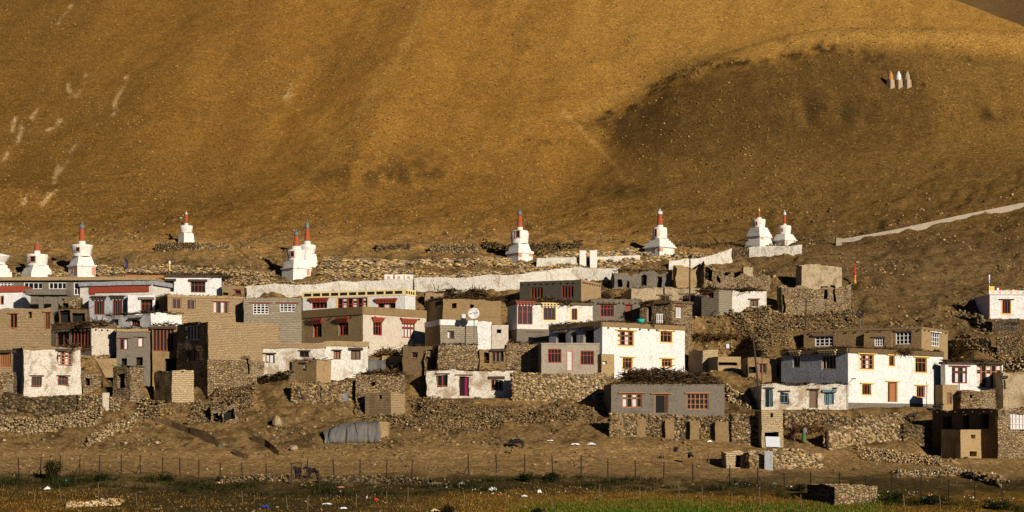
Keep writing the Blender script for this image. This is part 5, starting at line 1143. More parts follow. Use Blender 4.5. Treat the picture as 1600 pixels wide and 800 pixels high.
def boxwall(name, label, cat, px0, px1, yt, yb, mat, D=1.5, rough=.08, dY=0, group=None):
    x, Y, z = gpt(px0, yb); Y += dY; x, _, z = at(px0, yb, Y); x1 = (px1-PXC)/F*Y; zt = (PYH-yt)/F*Y; b = MB(); f = Face((x, Y), (1, 0), x1-x)
    wall_grid(b, f, f.W, z-.8, zt, [], step=.4)
    g_ = Face((x1, Y), (0, 1), D); wall_grid(b, g_, D, z-.8, zt, [], step=.4); g_ = Face((x, Y+D), (0, -1), D); wall_grid(b, g_, D, z-.8, zt, [], step=.4); g_ = Face((x1, Y+D), (-1, 0), f.W); wall_grid(b, g_, f.W, z-.8, zt, [], step=.4)
    b.quad((x, Y, zt), (x1, Y, zt), (x1, Y+D, zt), (x, Y+D, zt)); b.V = [tuple(v) for v in wobble(np.array(b.V), rough)]
    return tag(b.build(name, M[mat], None, (x, Y, z)), label, cat, group)
boxwall('fodder_stack', 'tan plastered block under the right end of the upper tarpaulin', 'block', 597, 628, 556, 577, 'mudlight', dY=.8)
boxwall('mud_heap', 'pale clay block behind the right end of the large tarpaulin shelter', 'block', 590, 606, 659, 682, 'mudlight', 1.6, .16)
boxwall('mud_wall', 'smooth plastered mud wedge below the cream plaster end, left', 'wall', 133, 182, 560, 577, 'mudlight', 1, .08, dY=1.4)
# ------------------------------------------------------------------ brushwood heaps
for (px, py, w, d, h, n, lab, tn) in (
  (1020, 592, 3.1, 1.2, 1.2, 900, 'dark brushwood heap behind the grey cement house roof', TWIG), (1088, 596, 2.0, 1.0, .9, 380, 'smaller brushwood heap on the right end of the grey cement roof', TWIG),
  (762, 574, 2.0, .9, .9, 500, 'brushwood heap on the left of the patchy white house roof', TWIG_O), (812, 576, 2.4, .9, .8, 560, 'orange brown brushwood heap on the right of the patchy white roof', TWIG_O),
  (780, 542, 2.1, .8, .7, 450, 'brushwood laid over the timber stall', TWIG_O), (838, 538, 1.5, .8, .4, 220, 'brushwood strip left of the pale cement house', TWIG_O),
  (722, 543, 1.7, .8, .8, 340, 'brushwood heap under the satellite dish wall', TWIG_O), (634, 542, 2.0, .9, 1.0, 480, 'orange brushwood heap in front of the green topped window', TWIG_O),
  (606, 556, 1.2, .8, .8, 260, 'brushwood and rubbish heap left of the tall pole', TWIG_O), (535, 540, 1.8, .7, .4, 220, 'brushwood scraps on the whitewashed end room', TWIG),
  (480, 562, 1.6, .7, .5, 220, 'dark brush scraps on the square mud hut', TWIG), (706, 466, 2.4, .9, 1.0, 420, 'dark brushwood heap left of the rounded hut top', TWIG),
  (742, 464, 1.3, .9, 1.2, 300, 'rounded dark brush heap above the brown mud house', TWIG), (775, 468, 1.2, .7, .4, 160, 'low brush strip beside the dark cement storey', TWIG),
  (1272, 599, 2.0, .9, 1.1, 480, 'dark brushwood heap on the long low white house', TWIG), (1305, 600, 1.3, .8, .9, 240, 'brushwood by the corner of the big two storey house', TWIG),
  (215, 476, 2.4, .8, .8, 380, 'brushwood porch roof before the red banded house', TWIG_O), (285, 490, 1.5, .6, .4, 200, 'reddish brush on the bright white annex', TWIG_O),
  (940, 462, 2.4, .7, .4, 260, 'dark brush strip below the grey ruin', TWIG), (1120, 526, 2.6, 1.0, .5, 300, 'dry brush on the slope below the white room', TWIG_O), (640, 575, 1.6, .8, .6, 200, 'dry fodder beside the arched dark passage', TWIG_O),
  (1265, 672, 1.3, .8, .6, 260, 'dry scrub beside the walking people', TWIG_O)):
    x, Y, z = gpt(px, py); twig_heap('brushwood_heap', (x, Y, z-.1), w, d, h, int(n*1.3), lab, 'brushwood', tn, group=None)

for (px, py, w, h, n, lab) in ((1100, 450, 2.0, .5, 200, 'brush and rubble on the grey block room'), (1170, 453, 1.6, .5, 160, 'brush strip on the bright white room'), (1400, 546, 2.2, .35, 200, 'thin brush on the roof rim of the big two storey white house'), (1522, 566, 2.0, .6, 260, 'brush edge over the glazed veranda'), (128, 541, 1.4, .5, 120, 'brush scraps beside the old rounded white house'), (150, 505, 1.6, .4, 160, 'brush scraps on the cream plaster end room'), (860, 471, 2.6, .6, 300, 'dark brush along the roof of the red shop window house'), (1022, 470, 1.4, .35, 120, 'brush on the brown rubble stone house'), (340, 431, 1.6, .4, 140, 'brush scraps at the end of the brushwood roofed white house'), (598, 586, 2.0, .5, 220, 'fodder on the low rubble stone barn')):
    hb = min(HOUSES, key=lambda h_: abs(h_['zt']/h_['pC'][1]-(PYH-py)/F)*3000+abs((h_['C']+h_['R'])/2-px)*.5); fR, fL = hfaces(hb); ff_ = fR if px >= hb['C'] or hb['L'] > hb['C']-5 else fL
    t_, _ = ff_.tz(px, py); t_ = min(max(t_, .6), max(.6, ff_.W-.6)); x, Y, z = ff_.p(t_, hb['zt']-.12, -.75); w = min(w, ff_.W*.45)
    twig_heap('brushwood_heap', (x, Y, z-.05), w, .8, h, int(n*1.5), lab, 'brushwood', TWIG)
# ------------------------------------------------------------------ fences
def fence(label, posts, hm, wires=3, mat='iron', r=.055, lean=.06):
    root = None; tops = []; seed = random.Random(len(posts))
    for i, p in enumerate(posts):
        px, py = p[0], p[1]; h_ = (p[2] if len(p) > 2 else hm); x, Y, z = gpt(px, py); hh = h_/F*Y
        if root is None: root = empty('fence', (x, Y, z), label, 'fence')
        t = (x+seed.uniform(-lean, lean)*hh, Y+seed.uniform(-lean, lean), z+hh); b = MB(); b.tube((x, Y, z-.3), t, r, r*.85, 5)
        if seed.random() < .3: b.tube((x+seed.choice((-.5, .5)), Y+.1, z-.1), (x+(t[0]-x)*.5, Y, z+hh*.55), r*.7, r*.6, 5)
        b.build('post', M[mat], root); tops.append(((x, Y, z), t))
    for k in range(wires):
        f_ = (.95, .65, .35)[k]; b = MB()
        for (a, t), (c, u) in zip(tops[:-1], tops[1:]):
            p = Vector(a).lerp(Vector(t), f_); q = Vector(c).lerp(Vector(u), f_); b.tube(p, q, .007, n=3, caps=False)
        b.build('wire', M['iron'], root)
    return root
fence('wire fence of thin iron posts along the track, left of the little gate frame', [(30, 745, 30), (63, 744, 30), (94, 738, 27), (125, 741, 30), (155, 740, 30), (190, 740, 30), (220, 741, 30), (254, 740, 26), (282, 745, 30), (311, 748, 30), (344, 755, 32), (379, 752, 30), (417, 757, 33), (452, 756, 12)], 30)
fence('wire fence of thin iron posts along the track, right of the little gate frame', [(480, 752, 34), (522, 752, 34), (562, 752, 34), (603, 752, 34), (643, 750, 32), (733, 742, 32), (776, 739, 30), (820, 739, 29), (864, 740, 29), (908, 741, 30), (950, 746, 30), (993, 747, 28), (1037, 748, 26), (1083, 750, 26), (1140, 755, 28), (1184, 758, 28), (1226, 761, 22), (1266, 762, 26), (1312, 762, 24), (1353, 770, 28), (1393, 770, 28), (1439, 778, 32), (1482, 783, 34), (1523, 781, 28), (1566, 788, 35), (1610, 792, 34)], 30)
fence('second row of short crooked posts in the field, lowest in the photo', [(52, 785, 20), (96, 784, 22), (154, 780, 26), (215, 790, 20), (380, 790, 22), (450, 796, 22), (480, 795, 20), (556, 793, 22), (605, 790, 22), (637, 786, 26), (727, 788, 22), (790, 790, 24), (864, 796, 20), (935, 780, 24), (1000, 784, 24), (1062, 780, 22), (1097, 784, 24), (1145, 790, 20), (1189, 790, 24), (1252, 796, 24), (1345, 795, 26), (1415, 796, 24), (1470, 796, 22)], 24, 1, 'wood', .03, .16)
fence('few weathered posts with a slack wire across the bare slope, centre', [(632, 690, 14), (646, 692, 28), (773, 682, 10), (784, 690, 26), (861, 689, 17), (941, 721, 30), (1034, 727, 28), (1108, 733, 28)], 26, 1, 'wood', .04, .08)
def sticks_at(name, label, cat, segs, mat, r=.05, group=None):
    """segs in photo pixels ((x0,y0),(x1,y1)) all at the depth of the first foot"""
    x, Y, z = gpt(*segs[0][0]); root = None; b = MB()
    for (p, q, *rr) in segs:
        r0 = rr[0] if rr else r; b.tube(at(p[0], p[1], Y), at(q[0], q[1], Y), r0, r0*.8, 6)
    b.V = b.V; return tag(b.build(name, M[mat], None, (x, Y, z)), label, cat, group)
# gate frame: two posts and a bar
x, Y, z = gpt(456, 757); root = empty('gate_frame', (x, Y, z), 'small dark gate frame standing alone beside the two donkeys', 'gate')
for px_, y0_, y1_ in ((456, 757, 724), (471, 757, 723)): b = MB(); b.tube(at(px_, y0_+3, Y), at(px_, y1_, Y), .07 if px_ == 456 else .05, n=6); b.build('post', M['wooddark'], root)
b = MB(); b.tube(at(453, 724, Y), at(473, 723, Y), .045, n=6); b.build('top_bar', M['wooddark'], root)
# ------------------------------------------------------------------ power poles
def pole(label, px, py, ytop, px_top=None, arms=((0, 1.0),), r=.10, mat='wooddark', name='power_pole', dY=0):
    x, Y, z = gpt(px, py); Y += dY; x, _, z = at(px, py, Y); root = empty(name, (x, Y, z), label, 'pole'); t = at(px_top or px, ytop, Y)
    b = MB(); b.tube((x, Y, z-.6), t, r, r*.65, 8); b.build('shaft', M[mat], root)
    for (dz, w) in arms:
        b = MB(); b.tube((t[0]-w/2, Y-.08, t[2]-dz), (t[0]+w/2, Y-.08, t[2]-dz), .035, n=5); a = b.build('cross_arm', M[mat], root)
        for k in (-1, 1): b = MB(); b.lathe((t[0]+k*w*.42, Y-.08, t[2]-dz), [(.04, .03), (.05, .1), (.03, .16), (.01, .18)], 8); b.build('insulator', M['greywash'], a)
    return root
pole('dark slim pole in front of the large mud and cream house', 622, 548, 466, 628, arms=(), r=.07)
pole('power pole with two cross arms below the pale tower ruin', 1258, 520, 468, 1260, arms=((.2, .85), (.6, .85)))
pole('power pole before the crumbling yellow mud wall ruin', 1077, 496, 402, 1078, arms=())
pole('tall dark pole before the glazed veranda, right', 1545, 638, 555, 1547, arms=((.1, .5),), r=.09, mat='redbrown')
pole('dark pole with a meter box before the white veranda house', 1498, 640, 572, 1499, arms=(), r=.06)
pole('leaning red brown tree trunk pole beside the mud room with orange shutters', 1189, 636, 520, 1176, arms=(), r=.12, mat='wooddark', name='leaning_pole')
pole('short dark pole beside the leaning trunk pole', 1190, 600, 547, 1191, arms=(), r=.05)
x, Y, z = gpt(1324, 645); root = empty('street_lamp', (x, Y, z), 'thin street lamp with angled arm before the big two storey white house', 'lamp')
b = MB(); b.tube((x, Y, z-.3), at(1323, 600, Y), .045, .035, 6); b.build('post', M['metal'], root); b = MB(); b.tube(at(1323, 601, Y), at(1332, 593, Y), .03, n=5); b.build('arm', M['metal'], root); b = MB(); p = at(1334, 591.5, Y); b.box((p[0], p[1], p[2]-.06), .42, .16, .1, 0); b.build('lamp_head', M['metal'], root)
# flagpoles and flags
x, Y, z = gpt(265, 452); Y -= .5; x, _, z = at(265, 448, Y); root = empty('flagpole', (x, Y, z), 'yellow flagpole with a white top before the brushwood roofed white house', 'flagpole')
b = MB(); b.tube((x, Y, z-1), at(265, 412, Y), .09, .08, 8); b.build('pole', M['yellow'], root); b = MB(); b.lathe(at(265, 413, Y), [(.09, 0), (.14, .1), (.13, .3), (.03, .42)], 10); b.build('finial', M['white'], root)
def banner(label, px, y0, y1, w, mats, dY=0):
    x, Y, z = gpt(px, y0); Y += dY; x, _, z = at(px, y0, Y); s = Y/F; root = empty('prayer_flag', (x, Y, z), label, 'flag'); b = MB(); b.tube((x, Y, z-.5), at(px, y1-2, Y), .03, n=5); b.build('pole', M['wooddark'], root)
    n = len(mats); hh = (y0-y1)/n
    for k, m in enumerate(mats):
        V = []; q = 8
        for i in range(q+1):
            t = y0-2-hh*(k+i/q)*.96; a = at(px, t, Y); ww = w*s*(1+.35*math.sin(i+k)); V += [(a[0], a[1], a[2]), (a[0]-ww*.5-.03, a[1]-.15*math.sin(i*.9), a[2]), (a[0]-ww, a[1]+.1*math.cos(i), a[2])]
        Fq = [(3*i+j, 3*i+j+1, 3*i+j+4, 3*i+j+3) for i in range(q) for j in range(2)]
        o = mesh_obj('cloth', V, Fq, M[m], root, smooth=True); sm = o.modifiers.new('t', 'SOLIDIFY'); sm.thickness = .015
banner('red and orange prayer flag on a pole right of the ruins', 1338, 446, 417, 3.2, ('flag_orange', 'flag_red'))
banner('thin pale prayer flag pole beside the white hill shrine', 1547, 462, 430, 2, ('whitecloth',), dY=-.2)
banner('dark blue rag on a stick on the rubble above the red banded house', 200, 424, 406, 4, ('bluecloth',))
banner('green cloth on a stick before the slab roofed cement block', 31, 450, 433, 4, ('green',), dY=-6)
def string_flags(label, p0, p1, n, cols, dY=0, sag=.3):
    x, Y, z = gpt(*p0); Y += dY; a = Vector(at(p0[0], p0[1], Y)); c = Vector(at(p1[0], p1[1], Y)); root = empty('flag_string', a, label, 'flags'); b = MB(); pr = None; pts_ = []
    for k in range(n*2+1):
        t = k/(n*2); p = a.lerp(c, t); p.z -= sag*4*t*(1-t); pts_.append(p)
        if pr: b.tube(pr, p, .008, n=3)
        pr = p
    b.build('cord', M['wood'], root)
    for k in range(n):
        p = pts_[2*k+1]; m = MB(); m.hexa([(p.x-.12, p.y-.01, p.z-.26), (p.x+.1, p.y-.01, p.z-.24), (p.x+.1, p.y+.01, p.z-.24), (p.x-.12, p.y+.01, p.z-.26), (p.x-.12, p.y-.01, p.z), (p.x+.12, p.y-.01, p.z), (p.x+.12, p.y+.01, p.z), (p.x-.12, p.y+.01, p.z)]); m.build('flag', M[cols[k % len(cols)]], root)
string_flags('string of tiny coloured prayer flags above the white hill shrine', (1552, 447), (1596, 450), 9, ('bluecloth', 'whitecloth', 'flag_red', 'green', 'yellow'), dY=-2.5)
string_flags('string of faded prayer flags on the rubble left of the flagpole', (203, 407), (262, 411), 8, ('yellow', 'whitecloth', 'flag_red', 'green'), dY=0)
# ------------------------------------------------------------------ satellite dish, solar panels, boards, tank
h = hroot('low house with white parapet'); xx, Y, zz = at(740, 490, h['pC'][1]-.4)
root = empty('satellite_dish', at(742, 502, Y), 'big round white satellite dish above the white parapet', 'satellite dish'); n = Vector((-.12, -1, .25)).normalized(); u = n.orthogonal().normalized(); w = n.cross(u); b = MB(); R_ = 9.2/F*Y; V = []
rings = [(0, .16), (.35, .14), (.7, .08), (1, 0)]; cN = 28; c0 = Vector((xx, Y-.3, zz))
for rr, dd in rings:
    for k in range(cN): t = 2*math.pi*k/cN; V.append(tuple(c0-n*dd+(u*math.cos(t)+w*math.sin(t))*R_*max(rr, .02)))
Fq = [(j*cN+k, j*cN+(k+1) % cN, (j+1)*cN+(k+1) % cN, (j+1)*cN+k) for j in range(3) for k in range(cN)]
o = mesh_obj('bowl', V, Fq, M['white'], root, smooth=True); sm = o.modifiers.new('t', 'SOLIDIFY'); sm.thickness = .03
b = MB(); b.tube(c0-u*0-n*.1+Vector((-R_*.9, 0, -.05)), c0+n*.25+Vector((0, 0, 0)), .025, n=5); b.tube(c0+n*.25, c0+Vector((R_*.9, 0, 0.08)), .02, n=5); b.build('feed_arm', M['metal'], root)
b = MB(); b.tube((xx+.05, Y, zz-.1), (xx+.05, Y, zz-2.6), .05, n=6); b.build('mast', M['metal'], root)
x, Y2, z = at(724, 497, h['pC'][1]-.2); root = empty('water_tank', (x, Y2, z-.3), 'small white tank on a dark stand left of the satellite dish', 'tank'); b = MB(); b.lathe((x, Y2, z-.02), [(.26, 0), (.28, .05), (.28, .3), (.2, .4), (.02, .44)], 16); b.build('tank', M['white'], root); b = MB(); b.box((x, Y2, z-.35), .5, .5, .3); b.build('stand', M['black'], root)
def panel(label, px, py, w, hh, tilt, mat, name='solar_panel', leg=10, cat='solar panel', yaw=0, frame='metal', dY=0):
    x, Y, z = gpt(px, py+leg); Y += dY; c = Vector(at(px, py, Y)); s = Y/F; root = empty(name, at(px, py+leg, Y), label, cat); u = Vector((math.cos(yaw), math.sin(yaw), 0)); v = Vector((-math.sin(yaw)*math.sin(tilt), math.cos(yaw)*math.sin(tilt), math.cos(tilt))); n = u.cross(v)
    for nm, k, e, m in (('frame', 1.0, .03, frame), ('panel', .93, .045, mat)):
        b = MB(); a = w*s/2*k; g_ = hh*s/2*k; P = []
        for sv in (-1, 1):
            for (su, sn) in ((-1, 1), (1, 1), (1, -1), (-1, -1)): P.append(tuple(c+u*a*su+v*g_*sv+n*e*sn*.6))
        b.hexa(P); b.build(nm, M[mat], root) if nm == 'panel' else b.build(nm, M[frame], root)
    b = MB(); b.tube(c+Vector((0, .05, 0)), at(px, py+leg+3, Y+.05), .04, n=6); b.build('leg', M[frame], root); return root
panel('solar panel tilted steeply on a pole left of the brown upper storey', 1344, 491, 8, 16, math.radians(48), 'solar', leg=24, yaw=.9)
panel('black solar panel leaning on the terrace of the tan brick house', 47, 531, 9, 18, math.radians(40), 'solar', leg=8, yaw=-.9, dY=-1)
panel('white board propped among stones above the grey mud room', 1137, 541, 5, 8, math.radians(25), 'sheet', 'white_board', 5, 'board')
panel('blank white sign board at the foot of the broken mud ruin', 1094, 444, 12, 8, .05, 'whitecloth', 'sign_board', 6, 'sign board', dY=-1.5, frame='whitecloth')
h = hroot('brick hut over an open'); Y = h['pC'][1]
b = MB(); f = Face(at(1196, 690, Y-.05)[:2], (1, 0), 1); f.box(b, 0, 1.25, at(0, 698, Y)[2], at(0, 682, Y)[2], 0, .04); b.V = [tuple(v) for v in wobble(np.array(b.V), .08)]; tag(b.build('sheet_curtain', M['sheet'], None, at(1196, 698, Y-.1)), 'pale plastic sheet hung in the opening under the brick hut', 'sheet')
x, Y, z = gpt(1200, 733); b = MB(); f = Face((x-.35, Y-.5), (1, 0), 1); f.box(b, 0, .7, z-.1, z+1.5, -.06, 0); tag(b.build('metal_door', M['greywash'], None, (x, Y-.5, z)), 'grey sheet metal door set in the low stone yard wall', 'door')
x, Y, z = gpt(166, 640); b = MB(); f = Face((x-.28, Y-.3), (1, 0), 1); f.box(b, 0, .62, z-.1, z+1.55, -.08, 0); tag(b.build('wooden_gate', M['cream'], None, (x, Y-.3, z)), 'small pale plank gate between the two dry stone walls, left', 'gate')
# concrete porch on the left
x, Y, z = gpt(60, 505); Y -= .6; root = empty('concrete_porch', at(60, 505, Y), 'unfinished cement porch of slab and pillars before the slab roofed block', 'porch')
for px_, w_ in ((64, 7), (85, 10)): a = at(px_-w_/2, 508, Y); b = MB(); f = Face((a[0], Y), (1, 0), 1); f.box(b, 0, w_/F*Y, a[2]-.5, at(0, 459, Y)[2], -.35, 0); b.build('pillar', M['concrete'], root)
b = MB(); a = at(41, 455, Y); f = Face((a[0], Y), (1, 0), 1); f.box(b, 0, 63/F*Y, at(0, 461, Y)[2]-.0, at(0, 452, Y)[2], -2.2, .5); b.build('slab', M['concrete'], root)
# white chair, turquoise basin
h = hroot('tall bright white house'); Y = h['pC'][1]+3.2
x, _, z = at(1001, 503, Y); b = MB(); b.lathe((x, Y, z-.05), [(.28, 0), (.36, .12), (.40, .30), (.30, .34), (.12, .30)], 14); tag(b.build('plastic_basin', M['aqua'], None, (x, Y, z)), 'turquoise plastic basin on the terrace of the tall bright white house', 'basin')
x, _, z = at(1031, 505, Y); root = empty('wooden_pallet', (x, Y, z), 'white slatted pallet leaning by the black doorway on the terrace', 'pallet')
for k in range(4): b = MB(); f = Face((x-.32+k*.17, Y), (1, 0), 1); f.box(b, 0, .07, z, z+.95, -.04, 0); b.build('slat', M['framewhite'], root)
for k in range(2): b = MB(); f = Face((x-.34, Y), (1, 0), 1); f.box(b, 0, .66, z+.2+k*.6, z+.27+k*.6, -.08, -.045); b.build('rail', M['framewhite'], root)
# roof-edge things, satellite on corner
for px_, py_, k_, lab_, q_ in ((430, 664, 1.0, 'pale upright boulder on the slope left of centre', 1.5), (461, 702, .9, 'pale flat boulder left of the large tarpaulin', .7)):
    x, Y, z = gpt(px_, py_); b = MB(); b.lathe((x, Y, z-.15), [(.2, 0), (.42*k_, .12), (.48*k_, .3*q_), (.36*k_, .52*q_), (.2*k_, .62*q_), (.04, .66*q_)], 9); V = np.array(b.V); V[:, 0] += .35*(V[:, 2]-z)*.6; b.V = [tuple(v) for v in wobble(V*1.0, .28)+RS.normal(0, .03, V.shape)]
    tag(b.build('boulder', M['palestone'], None, (x, Y, z)), lab_, 'boulder')
for (px, py, mm, lab) in ((538, 625, 'greycloth', 'grey blue sack against the stone terrace wall'), (90, 500, 'void', '')):
    if not lab: continue
    x, Y, z = gpt(px, py); b = MB(); b.lathe((x, Y-.4, z-.1), [(.36, 0), (.40, .3), (.30, .75), (.12, 1.0), (.02, 1.05)], 12); b.V = [tuple(v) for v in wobble(np.array(b.V), .1)]; tag(b.build('sack', M[mm], None, (x, Y, z)), lab, 'sack')

# ------------------------------------------------------------------ people and animals
def skin(name, V, E, R, mat, parent, sub=2, root_i=0):
    o_ = np.array(root_loc(parent)); me = bpy.data.meshes.new(name); me.from_pydata([tuple(np.array(v)-o_) for v in V], E, []); me.update(); me.materials.append(M[mat])
    o = bpy.data.objects.new(name, me); COL.objects.link(o); o.parent = parent; s = o.modifiers.new('skin', 'SKIN'); s.use_smooth_shade = True
    for i, r in enumerate(R): me.skin_vertices[0].data[i].radius = (r, r) if not hasattr(r, '__len__') else r
    me.skin_vertices[0].data[root_i].use_root = True; sb = o.modifiers.new('sub', 'SUBSURF'); sb.levels = sub; sb.render_levels = sub; return o
def person(label, px, py, face=0.0, robe='darkcloth', top='darkcloth', stride=.22, H_=1.65, load=False, dY=0, lean=.08):
    x, Y, z = gpt(px, py); Y += dY
    if dY: x, _, z = at(px, py, Y)
    root = empty('person', (x, Y, z), label, 'person'); k = H_/1.7; c, s = math.cos(face), math.sin(face)
    def T(a, f, u): return (x+(a*c+f*s)*k, Y+(a*s-f*c)*k, z+u*k)   # a: right, f: forward, u: up
    V = [T(0, 0, .92), T(0, lean*.5, 1.12), T(0, lean, 1.36), T(0, lean+.02, 1.46), T(0, lean+.05, 1.56), T(0, lean+.05, 1.66),
         T(.17, lean, 1.38), T(.22, lean-.05, 1.12), T(.20, lean+.12, .92), T(-.17, lean, 1.38), T(-.22, lean+.05, 1.12), T(-.20, lean+.2, .94),
         T(.09, 0, .86), T(.10, stride*.6, .48), T(.10, stride*.7, .07), T(.10, stride*.7+.14, .04), T(-.09, 0, .86), T(-.10, -stride*.1, .48), T(-.10, -stride, .08), T(-.10, -stride+.14, .04)]
    E = [(0, 1), (1, 2), (2, 3), (3, 4), (4, 5), (2, 6), (6, 7), (7, 8), (2, 9), (9, 10), (10, 11), (0, 12), (12, 13), (13, 14), (14, 15), (0, 16), (16, 17), (17, 18), (18, 19)]
    R = [.14, .13, .15, .055, .085, .07, .06, .048, .038, .06, .048, .038, .09, .06, .042, .035, .09, .06, .042, .035]
    skin('body', V, E, [r*k for r in R], 'skin', root)
    def ring(name, prof_, mat, off=lean):
        b = MB(); V_ = []; n = 16
        for (u, ra, rb, fo) in prof_:
            for q in range(n): t = 2*math.pi*q/n; w_ = 1+.08*math.sin(t*5+u*3); V_.append(T(ra*math.cos(t)*w_, fo+rb*math.sin(t)*w_, u))
        Fq = [(j*n+q, j*n+(q+1) % n, (j+1)*n+(q+1) % n, (j+1)*n+q) for j in range(len(prof_)-1) for q in range(n)]
        o = mesh_obj(name, V_, Fq, M[mat], root, smooth=True); return o
    ring('robe', [(.22, .22, .24, 0), (.6, .20, .2, 0), (.95, .19, .17, 0), (1.05, .17, .15, lean*.5)], robe)
    ring('jacket', [(.95, .20, .18, 0), (1.15, .20, .17, lean*.6), (1.38, .22, .15, lean), (1.47, .12, .1, lean), (1.5, .07, .07, lean)], top)
    ring('hair', [(1.53, .095, .095, lean-.01), (1.62, .105, .11, lean+.03), (1.70, .09, .095, lean+.04), (1.76, .03, .03, lean+.05)], 'black')
    if load:
        b = MB(); n = 120; A = np.array([T(RS.uniform(-.5, .5), RS.uniform(-.55, -.2), RS.uniform(1.1, 1.6)) for _ in range(n)]); D = RS.normal(0, 1, (n, 3)); D[:, 2] *= .4; D /= np.linalg.norm(D, axis=1)[:, None]
        o = sticks_obj('brushwood_load', A, D, RS.uniform(.3, .6, n), RS.uniform(.01, .02, n), pick(TWIG_O, n), None, T(0, -.3, 1.2)); tag(o, 'bundle of dry brush carried on the back of the person in green', 'bundle')
    return root
person('person in dark clothes walking on the path by the brick hut', 1238, 688.5, .4, 'darkcloth', 'darkcloth', H_=1.75)
person('person in grey top and green skirt bent under a bundle of brush', 1256, 693.5, .5, 'greencloth', 'greycloth', H_=1.6, load=True, lean=.18)
person('person in a dark robe standing in the magenta doorway', 724.5, 618, 0, 'darkcloth', 'greencloth', .05, 1.5, dY=-.35, lean=.02)

def quadruped(label, cat, px, py, L_, hgt, face, mat, name, head='low', ears=.12, bulk=1.0, horns=False, tail=.5):
    x, Y, z = gpt(px, py); root = empty(name, (x, Y, z), label, cat); c, s = math.cos(face), math.sin(face)
    def T(f, a, u): return (x+f*c-a*s, Y+f*s+a*c, z+u)     # f forward
    h = hgt; l = L_/2; w = .13*bulk*h/1.1; hz_ = {'low': .45, 'mid': 1.02, 'up': 1.25}[head]*h
    nk = T(l+.12*h, 0, (h*.92+hz_)/2+.05); hd = T(l+.26*h, 0, hz_); mz = T(l+.46*h, 0, hz_-.16*h)
    V = [T(-l, 0, h*.82), T(-l*.45, 0, h*.78), T(0, 0, h*.72), T(l*.5, 0, h*.74), T(l*.85, 0, h*.8), nk, hd, mz]
    E = [(0, 1), (1, 2), (2, 3), (3, 4), (4, 5), (5, 6), (6, 7)]; R = [.17, .21, .22, .23, .19, .12, .10, .055]; R = [r*bulk*h for r in R]
    for (fx, sg, hind) in ((-l*.9, 1, 1), (-l*.9, -1, 1), (l*.75, 1, 0), (l*.75, -1, 0)):
        i = len(V); j = 0 if hind else 4; d = .05*h*sg
        if hind: P = [T(fx+.04, sg*w, h*.62), T(fx+.12*h, sg*w*1.1, h*.50), T(fx-.06*h+d, sg*w, h*.30), T(fx+d, sg*w, h*.06), T(fx+.05*h+d, sg*w, .02)]
        else: P = [T(fx, sg*w, h*.58), T(fx-.02, sg*w, h*.45), T(fx+.02+d, sg*w, h*.28), T(fx+d, sg*w, h*.06), T(fx+.05*h+d, sg*w, .02)]
        V += P; E += [(j, i), (i, i+1), (i+1, i+2), (i+2, i+3), (i+3, i+4)]; R += [.12*h*bulk, .085*h, .05*h, .035*h, .04*h]
    i = len(V); V += [T(-l-.1*h, 0, h*.7), T(-l-.14*h, 0, h*(.8-tail))]; E += [(0, i), (i, i+1)]; R += [.035*h, .04*h]
    for sg in (1, -1): i = len(V); V += [T(l+.24*h, sg*.07*h, hz_+.08*h), T(l+.20*h, sg*.11*h, hz_+.08*h+ears*h)]; E += [(6, i), (i, i+1)]; R += [.03*h, .015*h]
    skin('body', V, E, R, mat, root, 1, 2)
    if horns:
        for sg in (1, -1): b = MB(); b.tube(T(l+.22*h, sg*.07*h, hz_+.08*h), T(l+.26*h, sg*.22*h, hz_+.2*h), .025*h, .015*h, 6); b.tube(T(l+.26*h, sg*.22*h, hz_+.2*h), T(l+.3*h, sg*.2*h, hz_+.33*h), .015*h, .004, 6); b.build('horn', M['metal'], root)
    return root
PI = math.pi
quadruped('black cow grazing head down to the left on the open slope', 'cow', 808, 701, 1.0, .88, PI, 'fur', 'cow', 'low', .05, 1.15, True)
quadruped('dark donkey looking right before the big two storey white house', 'donkey', 1424, 660, .75, .86, 0, 'furbrown', 'donkey', 'mid', .22)
quadruped('black cow seen above the long mud house roof, head to the right', 'cow', 1464, 642, .7, .62, 0, 'fur', 'cow', 'mid', .06, 1.2)
quadruped('dark donkey facing left with head low, right of the gate frame', 'donkey', 489, 749, .75, .95, PI, 'fur', 'donkey', 'mid', .2)
quadruped('dark donkey facing the lens, partly inside the gate frame', 'donkey', 466, 748, .6, .9, -PI/2-.5, 'fur', 'donkey', 'mid', .2)
quadruped('brown and white calf among the fodder by the upper tarpaulin', 'calf', 640, 582, .6, .6, 0, 'furbrown', 'calf', 'low', .08)
